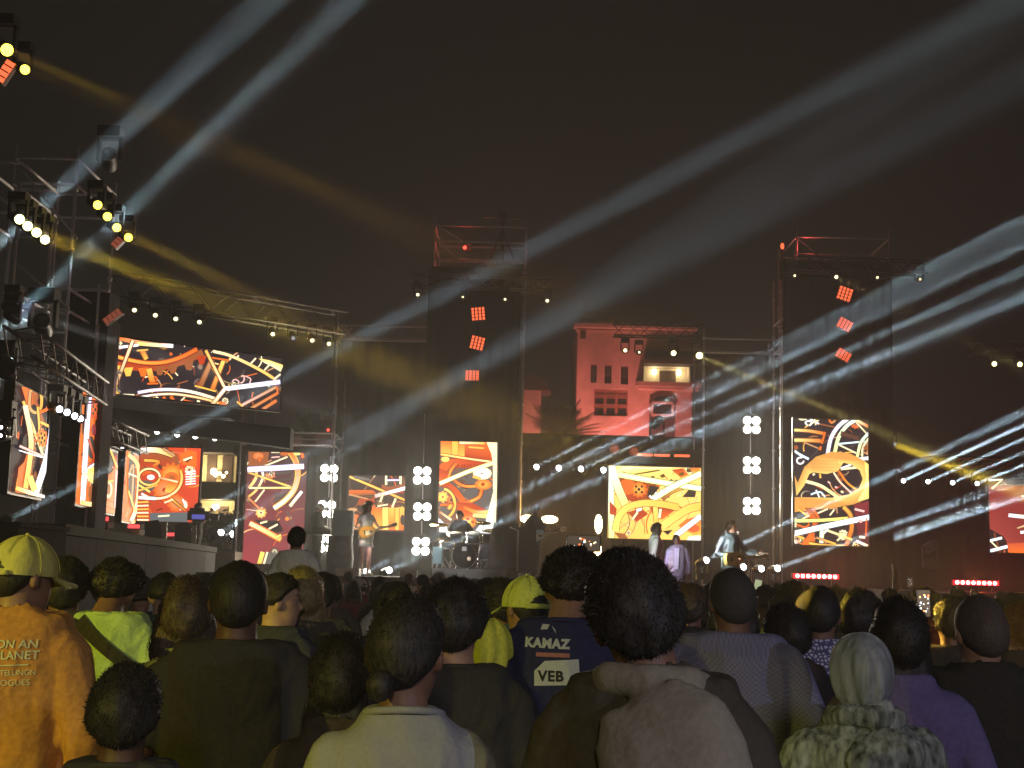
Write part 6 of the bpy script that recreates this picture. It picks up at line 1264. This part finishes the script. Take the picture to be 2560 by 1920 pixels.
# ------------------------------------------------------------------ the crowd near the camera
ORJ = cloth('orange_brown_overshirt', (.50, .24, .07), .16, 60); CAPY = cloth('pale_yellow_cap', (.66, .64, .22), .06)
A, HMa = crowd_person('person in a printed orange overshirt and pale yellow cap', 46, 1152, 4.55, yaw=-6, bw=1.02, style='jacket', shirt=ORJ, trousers=DEN, sk=2, hair='crop', capm=CAPY, head=(-32, -3, 0), seed=1, hem=.70)
sh = kid(A, 'jacket'); sc = A.scale.x
def on_back(t, x, y, Y):
    p = a2(x, y, Y) - t.location; a = t.rotation_euler.z; return ((p.x * math.cos(-a)) / t.scale.x, p.z / t.scale.x)
X, Z = on_back(A, 6, 1400, 4.42); print_text(A, sh, 'ON AN', X, Z, .034, TXT, bold=.0006, rot=2)
X, Z = on_back(A, 4, 1424, 4.42); print_text(A, sh, 'PLANET', X, Z, .034, TXT, bold=.0006, rot=2)
X, Z = on_back(A, -30, 1440, 4.42); X2, Z2 = on_back(A, 74, 1437, 4.42); lay_on_back(A, sh, ([(X + (X2 - X) * i / 8, Z + (Z2 - Z) * i / 8 + j * .0035) for i in range(9) for j in (0, 1)], [(2 * i, 2 * i + 2, 2 * i + 3, 2 * i + 1) for i in range(8)]), 'printed_line', TXT)
X, Z = on_back(A, -14, 1459, 4.42); print_text(A, sh, 'GO TELLINGN', X, Z, .023, TXT, rot=2, spacing=.9)
X, Z = on_back(A, -6, 1481, 4.42); print_text(A, sh, 'ALOGUES', X, Z, .025, TXT, rot=2)
crowd_person('dark haired man in a black jacket standing between the orange overshirt and the lime shirt', 143, 1206, 5.9, yaw=8, style='jacket', shirt=DGR, sk=1, hair='full', seed=2)
Cc, _ = crowd_person('person in a pale lime shirt with a black strap across the back', 236, 1186, 5.9, yaw=-4, bw=1.05, style='tee', shirt=LIME, sk=1, hair='curly', seed=1, loose=.024, head=(0, -38, 0))
strap_on(Cc, kid(Cc, 't_shirt'), (-.085, 1.485), (.21, 1.25), .05, BLK)
crowd_person('man in a dark cap with a pale band beyond the lime shirt', 305, 1240, 8.8, yaw=0, style='tee', shirt=NAV, sk=2, hair='crop', capm=DGR, head=(-160, 0, 0), seed=0)
Ee, _ = crowd_person('woman with a brown bob over a neon yellow collar beside the broad man in black', 404, 1250, 4.9, yaw=10, fem=True, style='tee', shirt=YEL, sk=2, hair='bob', hm=HAIRB, seed=1)
crowd_person('broad shouldered man in a plain black tee with cropped hair', 518, 1215, 4.25, yaw=-2, bw=1.13, style='tee', shirt=BLK, sk=0, hair='crop', hm=HAIRM, seed=2, head=(6, 0, 0))
Gg, HMg = crowd_person('man with a faded haircut in profile and a yellow lit collar', 600, 1240, 6.4, yaw=-30, style='tee', shirt=NAV, sk=3, hair='fade', head=(-45, 0, 0), seed=0)
b = MB(); n = 20; b.tube([(.072 * math.cos(a), -.005 + .068 * math.sin(a), 1.487 - .01 * math.sin(a)) for a in [2 * math.pi * k / n for k in range(n + 1)]], .007, 6); b.build('collar_trim', emat('lit_collar_glow', (.62, .9, .05), .55, (.6, .8, .1)), Gg)  # yellow light put in as a glow; the collar is no lamp
crowd_person('person with lit bowl hair beneath the child on shoulders', 655, 1228, 6.6, yaw=14, style='tee', shirt=DGR, sk=3, hair='bob', hm=mat('lit_bowl_hair', (.20, .16, .08), .5, 0, .6, 50, .3, .35, (4, 4, .5)), seed=2)  # light on the hair is put into its pale streaked colour
crowd_person('short dark haired youngster between the orange overshirt and the broad man in black', 272, 1436, 3.25, yaw=4, style='tee', shirt=DGR, sk=0, hair='full', seed=1, bw=.88)
TEEW = cloth('white_tee', (.27, .27, .26), .06)
J, HMj = crowd_person('woman with dark hair tied in a low knot and a pale tee', 880, 1286, 3.02, yaw=6, fem=True, bw=.95, style='tee', shirt=TEEW, sk=1, hair='pulled', head=(-24, 0, 0), seed=1)
crowd_person('person with dark locks down the back beside the woman in the white tee', 742, 1372, 3.75, yaw=-10, fem=True, style='long', shirt=DBR, sk=0, hair='long', seed=2)
crowd_person('man in a black tee with full dark hair just beyond the white tee', 984, 1254, 4.1, yaw=4, bw=1.03, style='tee', shirt=BLK, sk=2, hair='full', seed=0, head=(-12, 0, 0), pr='front')
nh, HMn = crowd_person('person in a neon yellow hood and top between the black tee and the racing shirt', 1042, 1338, 4.7, yaw=-25, style='long', shirt=YEL, sk=2, hair='scarf', seed=2, bw=.9, head=(0, -15, 0))
use(scarf_mesh(), 'hood', nh, YEL, HMn)
Mm, _ = crowd_person('man in a dark cap and neon yellow shirt with a dark backpack strap', 1140, 1240, 5.6, yaw=20, style='tee', shirt=YEL, sk=2, hair='crop', capm=cloth('yellow_lit_cap', (.55, .62, .15)), head=(12, 0, 0), seed=1)  # yellow light on the dark cap is put into its colour
t = thing('backpack', 'dark backpack worn over the neon yellow shirt', 'backpack', Mm.location, Mm.rotation_euler.z); k = Mm.scale.x
b = MB(); b.loft([ellip(1.0 * k, .11, .05, .05, -.185), ellip(1.1 * k, .14, .075, .075, -.195), ellip(1.3 * k, .13, .07, .07, -.19), ellip(1.40 * k, .10, .04, .04, -.175)]); b.build('bag_body', BLK, t); b = MB()
for sg in (-1, 1): b.tube([(sg * .1, -.15, 1.36 * k), (sg * .115, -.06, 1.475 * k), (sg * .11, .06, 1.46 * k), (sg * .10, .135, 1.3 * k)], .017, 6)
b.build('shoulder_strap', BLK, t)
RACE = cloth('dark_blue_racing_shirt', (.035, .038, .10), .12, 60)
N, _ = crowd_person('man in a dark blue racing shirt with white sponsor lettering on the back', 1224, 1212, 4.85, yaw=-5, bw=.96, style='tee', shirt=RACE, sk=2, hair='curly', seed=0, loose=.03, lift=-.075, head=(0, -34, 6))
sh = kid(N, 't_shirt'); PW = cloth('pale_grey_print', (.55, .60, .62), .05); PR = cloth('pale_red_print', (.45, .20, .18), .05)
X, Z = on_back(N, 1140, 1397, 4.7); print_text(N, sh, 'KAMAZ', X, Z, .038, PW, bold=.0022, spacing=1.12, rot=-1)
X, Z = on_back(N, 1166, 1411, 4.7); X2, Z2 = on_back(N, 1240, 1403, 4.7); lay_on_back(N, sh, ([(X + (X2 - X) * i / 8, Z + .002 - j * .0125) for i in range(9) for j in (0, 1)], [(2 * i, 2 * i + 1, 2 * i + 3, 2 * i + 2) for i in range(8)]), 'red_print', PR)
X, Z = on_back(N, 1174, 1361, 4.7); lay_on_back(N, sh, ([(X, Z), (X + .022, Z + .001), (X + .028, Z + .016), (X + .006, Z + .017)], [(0, 1, 2, 3)]), 'small_print', PW); lay_on_back(N, sh, ([(X + .034, Z + .012), (X + .05, Z - .012), (X + .046, Z + .002)], [(0, 1, 2)]), 'small_print', PW)
pg = [on_back(N, x, y, 4.7) for x, y in ((1162, 1482), (1238, 1480), (1261, 1456), (1259, 1424), (1185, 1428), (1162, 1450))]; lay_on_back(N, sh, grid_patch(pg), 'print_patch', PW, .005)
X, Z = on_back(N, 1171, 1471, 4.7); print_text(N, sh, 'VEB', X, Z, .044, BLK, bold=.0016, spacing=1.1, rot=1).location.y = -.003
JKT = cloth('dark_brown_hooded_jacket', (.06, .05, .036), .14, 60); HOODM = cloth('beige_hood_cloth', (.24, .21, .16), .10, 70)
Ot, HMo = crowd_person('tallest person with full dark hair and a big beige hood on a dark jacket', 1411, 1187, 2.86, yaw=-10, bw=.95, style='jacket', shirt=JKT, sk=1, hair='full', head=(16, 0, -14), seed=1, loose=.024)
hood_on(Ot, HOODM, .06, 1.345, .135, .29, .12, 3, -30, 0)
CHK = mat('checked_blue_shirt', (.26, .25, .36), .85, 0, .3, 60, .2, .15)
def check(m, c0, c1, sc):
    nt = m.node_tree; bs = nt.nodes['Principled BSDF']; w = nt.nodes.new('ShaderNodeTexChecker'); w.inputs['Scale'].default_value = sc; w.inputs['Color1'].default_value = (*c0, 1); w.inputs['Color2'].default_value = (*c1, 1)
    tc = nt.nodes.new('ShaderNodeTexCoord'); nt.links.new(tc.outputs['Object'], w.inputs[0]); nt.links.new(w.outputs[0], bs.inputs['Base Color'])
check(CHK, (.16, .16, .27), (.23, .23, .36), 120)
crowd_person('man with cropped greying hair in a blue checked shirt', 1582, 1231, 5.2, yaw=-4, bw=1.15, style='long', shirt=CHK, sk=1, hair='crop', hm=HAIRG, seed=3, head=(14, 0, 0), loose=.028)
crowd_person('person in a dark jacket between the checked shirt and the spotted shirt', 1700, 1305, 5.5, yaw=12, style='jacket', shirt=DBR, sk=1, hair='full', seed=2, bw=.95)
SPOT = mat('spotted_shirt', (.2, .2, .35), .85, 0, .2, 40, .1, .15)
def spots(m, c0, c1, sc, th):
    nt = m.node_tree; bs = nt.nodes['Principled BSDF']; w = nt.nodes.new('ShaderNodeTexVoronoi'); w.feature = 'DISTANCE_TO_EDGE'; w.inputs['Scale'].default_value = sc; tc = nt.nodes.new('ShaderNodeTexCoord'); nt.links.new(tc.outputs['Object'], w.inputs['Vector'])
    r = nt.nodes.new('ShaderNodeValToRGB'); r.color_ramp.elements[0].position = th; r.color_ramp.elements[1].position = th + .06; r.color_ramp.elements[0].color = (*c0, 1); r.color_ramp.elements[1].color = (*c1, 1); nt.links.new(w.outputs['Distance'], r.inputs[0]); nt.links.new(r.outputs[0], bs.inputs['Base Color'])
spots(SPOT, (.10, .10, .22), (.62, .62, .85), 55, .13)
crowd_person('man in a blue and white spotted shirt with close cropped hair', 1772, 1268, 6.0, yaw=-14, style='long', shirt=SPOT, sk=1, hair='crop', seed=1, bw=1.05)
crowd_person('man with a dark fade and dark collar just beyond the silver headscarf', 1858, 1276, 6.3, yaw=-20, style='jacket', shirt=BLK, sk=1, hair='full', seed=0, head=(-18, 0, 0))
VIO = cloth('violet_blue_shirt', (.16, .13, .30), .12, 70)
crowd_person('woman with long dark hair over a violet blue shirt', 1942, 1296, 4.45, yaw=-6, fem=True, bw=1.16, style='long', shirt=VIO, sk=2, hair='long', seed=1)
SCF = mat('silver_headscarf_cloth', (.36, .40, .45), .5, 0, .3, 9, .3, .4, (5, 5, 1)); CAMO = mat('mottled_grey_green_hoodie', (.24, .27, .27), .9, 0, .8, 22, .3, .1, (2.2, 2.2, .8))
U, HMu = crowd_person('woman in a silver headscarf and mottled grey hooded top', 1862, 1374, 3.95, yaw=3, fem=True, bw=1.1, style='jacket', shirt=CAMO, sk=2, hair='scarf', seed=2, loose=.03)
use(scarf_mesh(), 'headscarf', U, SCF, HMu); hood_on(U, CAMO, .02, 1.375, .115, .17, .075, 5, -8, 0)
crowd_person('man with a shaved head and black jacket at the photo edge', 2118, 1290, 4.55, yaw=4, bw=1.16, style='jacket', shirt=BLK, sk=2, hair='crop', hm=mat('shaved_scalp', (.10, .075, .06), .6, 0, .3, 150, .1), seed=2, head=(8, 0, 0), lift=.0)
crowd_person('narrow dark head between the raised phone and the shaved man', 2056, 1292, 7.0, yaw=0, style='tee', shirt=BLK, sk=1, hair='full', seed=0)
crowd_person('curly haired person lit orange at the photo edge behind the shaved man', 2206, 1306, 7.2, yaw=15, style='jacket', shirt=BLK, sk=2, hair='curly', hm=mat('orange_lit_curls', (.16, .07, .02), .5, 0, .4, 40, .3), seed=1)  # orange light on the curls is put into the hair colour
cu, _ = crowd_person('person with fair curls filming with a raised phone', 1990, 1266, 16.5, yaw=0, style='tee', shirt=DGR, sk=2, hair='curly', hm=HAIRL, seed=2, pr='phone', pl='raise')
# phones: a bright little picture of the stage on each screen
def phone(p, label, land=False, yaw=0, s=1.0, b0=1.0):
    t = thing('phone', label, 'phone', p, rad(yaw)); w, h = (.155, .075) if land else (.075, .155); w *= s; h *= s; b = MB(); b.box((0, 0, 0), (w, .009, h)); b.build('phone_body', BLACKM, t)
    rnd = random.Random(int(p[0] * 100)); vs = []; fs = []; cs = []
    def q(x0, z0, x1, z1, c, l):
        o = len(vs); vs.extend([(x0, -.0049 - l * .0003, z0), (x1, -.0049 - l * .0003, z0), (x1, -.0049 - l * .0003, z1), (x0, -.0049 - l * .0003, z1)]); fs.append((o, o + 1, o + 2, o + 3)); cs.extend([(*[b0 * k for k in lin(*c)], 1)] * 4)
    q(-w * .47, -h * .47, w * .47, h * .47, (46, 38, 32), 0)
    for k in range(16):
        x = rnd.uniform(-.4, .34) * w; z = rnd.uniform(-.35, .3) * h; e = rnd.uniform(.03, .09) * max(w, h) * .6; q(x, z, x + e, z + e * rnd.uniform(.6, 1.5), rnd.choice(((255, 250, 235), (255, 200, 110), (230, 110, 50), (190, 220, 240), (255, 255, 255))), k + 1)
    me = bpy.data.meshes.new('phone_screen'); me.from_pydata(vs, [], fs); a = me.color_attributes.new('Col', 'FLOAT_COLOR', 'POINT'); a.data.foreach_set('color', np.array(cs, dtype=np.float32).ravel()); me.materials.append(PICT); link('phone_screen', me, t); return t
phone(a2(1966, 1258, 16.6), 'phone held high in one hand above the fair curls', False, 10, .8); phone(a2(1995, 1303, 8.4), 'upright phone filming the lit stage below the fair curls', False, 0, 1.05, 3.5)
fp, _ = crowd_person('person filming with a sideways phone, mostly hidden behind the tallest person', 1282, 1245, 6.9, yaw=0, style='tee', shirt=BLK, sk=1, hair='short', seed=0, pr='phone', pl='phone')
phone(a2(1261, 1174, 6.5), 'sideways phone showing the stage beside the tallest head', True, 0, 1.0, 1.8)
rp, _ = crowd_person('person raising a pale phone just past the checked shirt', 1655, 1275, 16, yaw=0, style='tee', shirt=DGR, sk=2, hair='curly', seed=1, hm=HAIRL, pl='raise')
b = MB(); b.box((0, 0, 0), (.075, .009, .12)); o = b.build('phone', emat('pale_lit_phone', (.75, .85, .5), .5, (.5, .5, .4))); o.location = a2(1637, 1264, 16.1); o.rotation_euler = (0, rad(12), 0); tag(o, 'pale phone tilted upright past the checked shirt', 'phone')
# child on shoulders
kx_, kz = spot_of(641, 1136, 9.0); zt = kz
child, _ = person('child with dark hair in a white shirt sitting on a person\'s shoulders', kx_, 9.0, 1.08, zt - 1.10, 0, style='long', shirt=WHT, trousers=DEN, sk=1, hair='full', legs='kid', seed=1, pr='front', pl='front', bw=1.05)
person('person carrying the child on the shoulders', kx_, 9.05, 1.66, 0, 0, style='tee', shirt=DGR, sk=1, hair='short', seed=2)

# ------------------------------------------------------------------ the rest of the crowd
rnd = random.Random(21)
OUT = [BLK, BLK, DGR, NAV, DBR, GRY, WHT, RDC, OLV, TEA, YEL, BLK, DGR, DBR]
HN = ['short', 'full', 'curly', 'crop', 'long', 'bob', 'short', 'full', 'afro', 'fade']; placed = []
for o in [o for o in bpy.data.objects if o.name.startswith('person') and o.location.y < 12]: placed.append((o.location.x, o.location.y))
near = list(placed)
desc = {'short': 'short dark hair', 'full': 'full dark hair', 'curly': 'curly hair', 'crop': 'cropped hair', 'long': 'long hair', 'bob': 'a bob', 'afro': 'a round afro', 'fade': 'a faded haircut'}
cn = {'black_cotton': 'black', 'charcoal_cotton': 'charcoal', 'navy_cotton': 'navy', 'dark_brown_cotton': 'dark brown', 'grey_cotton': 'grey', 'white_cotton': 'white', 'dull_red_cotton': 'dull red', 'olive_cotton': 'olive', 'teal_cotton': 'teal', 'neon_yellow_cloth': 'neon yellow'}
NAMED = [(x / 3039 - .364, n) for x, n in ((50, 'the orange overshirt'), (143, 'the black jacket'), (230, 'the lime shirt'), (404, 'the brown bob'), (520, 'the broad man'), (610, 'the faded haircut'), (742, 'the dark locks'), (880, 'the white tee'), (985, 'the black tee'), (1080, 'the neon hood'), (1222, 'the racing shirt'), (1390, 'the tallest head'), (1582, 'the checked shirt'), (1700, 'the dark jacket'), (1772, 'the spotted shirt'), (1862, 'the headscarf'), (1942, 'the violet shirt'), (2056, 'the narrow head'), (2118, 'the shaved head'), (2206, 'the orange lit curls'))]
made = 0; tries = 0; used_labels = set()
while made < 150 and tries < 9000:
    tries += 1; Y = 6.6 + 21 * rnd.random() ** 1.35; x = rnd.uniform(-.40, .40) * Y
    if x < -4.0 and Y > 13.5: continue
    if any((x - a) ** 2 + (Y - c) ** 2 < (.52 if Y < 12 else .62) ** 2 for a, c in placed): continue
    # keep the faces named above in sight
    if any(c > Y and abs(a / c - x / Y) < .016 for a, c in near): continue
    hn = rnd.choice(HN); fem = hn in ('long', 'bob') or (hn == 'curly' and rnd.random() < .5); ht = rnd.uniform(1.52, 1.66) if fem else rnd.uniform(1.58, 1.71)
    sm = rnd.choice(OUT); pose = rnd.choice(('down', 'down', 'front', 'front', 'down', 'phone' if rnd.random() < .2 else 'front')); st = 'long' if pose != 'down' or rnd.random() < .3 else 'tee'
    cap = rnd.random() < .08
    who = min(NAMED, key=lambda q: abs(q[0] - x / Y))[1]; base = f'person with {desc[hn]}' if not cap else 'person in a cap'
    lb = f'{base} and {cn[sm.name]} clothes {"close" if Y < 11 else "well" if Y < 18 else "far"} ahead of {who}'
    if lb in used_labels: lb = lb.replace(' clothes', ' long sleeved clothes' if st == 'long' else ' short sleeved clothes')
    used_labels.add(lb); person(lb, x, Y, ht, 0, rnd.uniform(-22, 22), pr=pose, pl=pose, fem=fem, style=st, shirt=sm, trousers=rnd.choice((DEN, BLK, DGR)), sk=rnd.choice((0, 1, 1, 2, 2, 3)), hair=hn if not cap else 'crop', hm=rnd.choice((HAIRM, HAIRM, HAIRB)), capm=rnd.choice((BLK, GRY, WHT)) if cap else None, seed=rnd.randrange(4), head=rnd.choice(((0, 0, 0), (0, 0, 0), (24, -4, 5), (-26, -6, -4))), group='audience between the camera and the stage', voxel=.0115)
    placed.append((x, Y)); made += 1
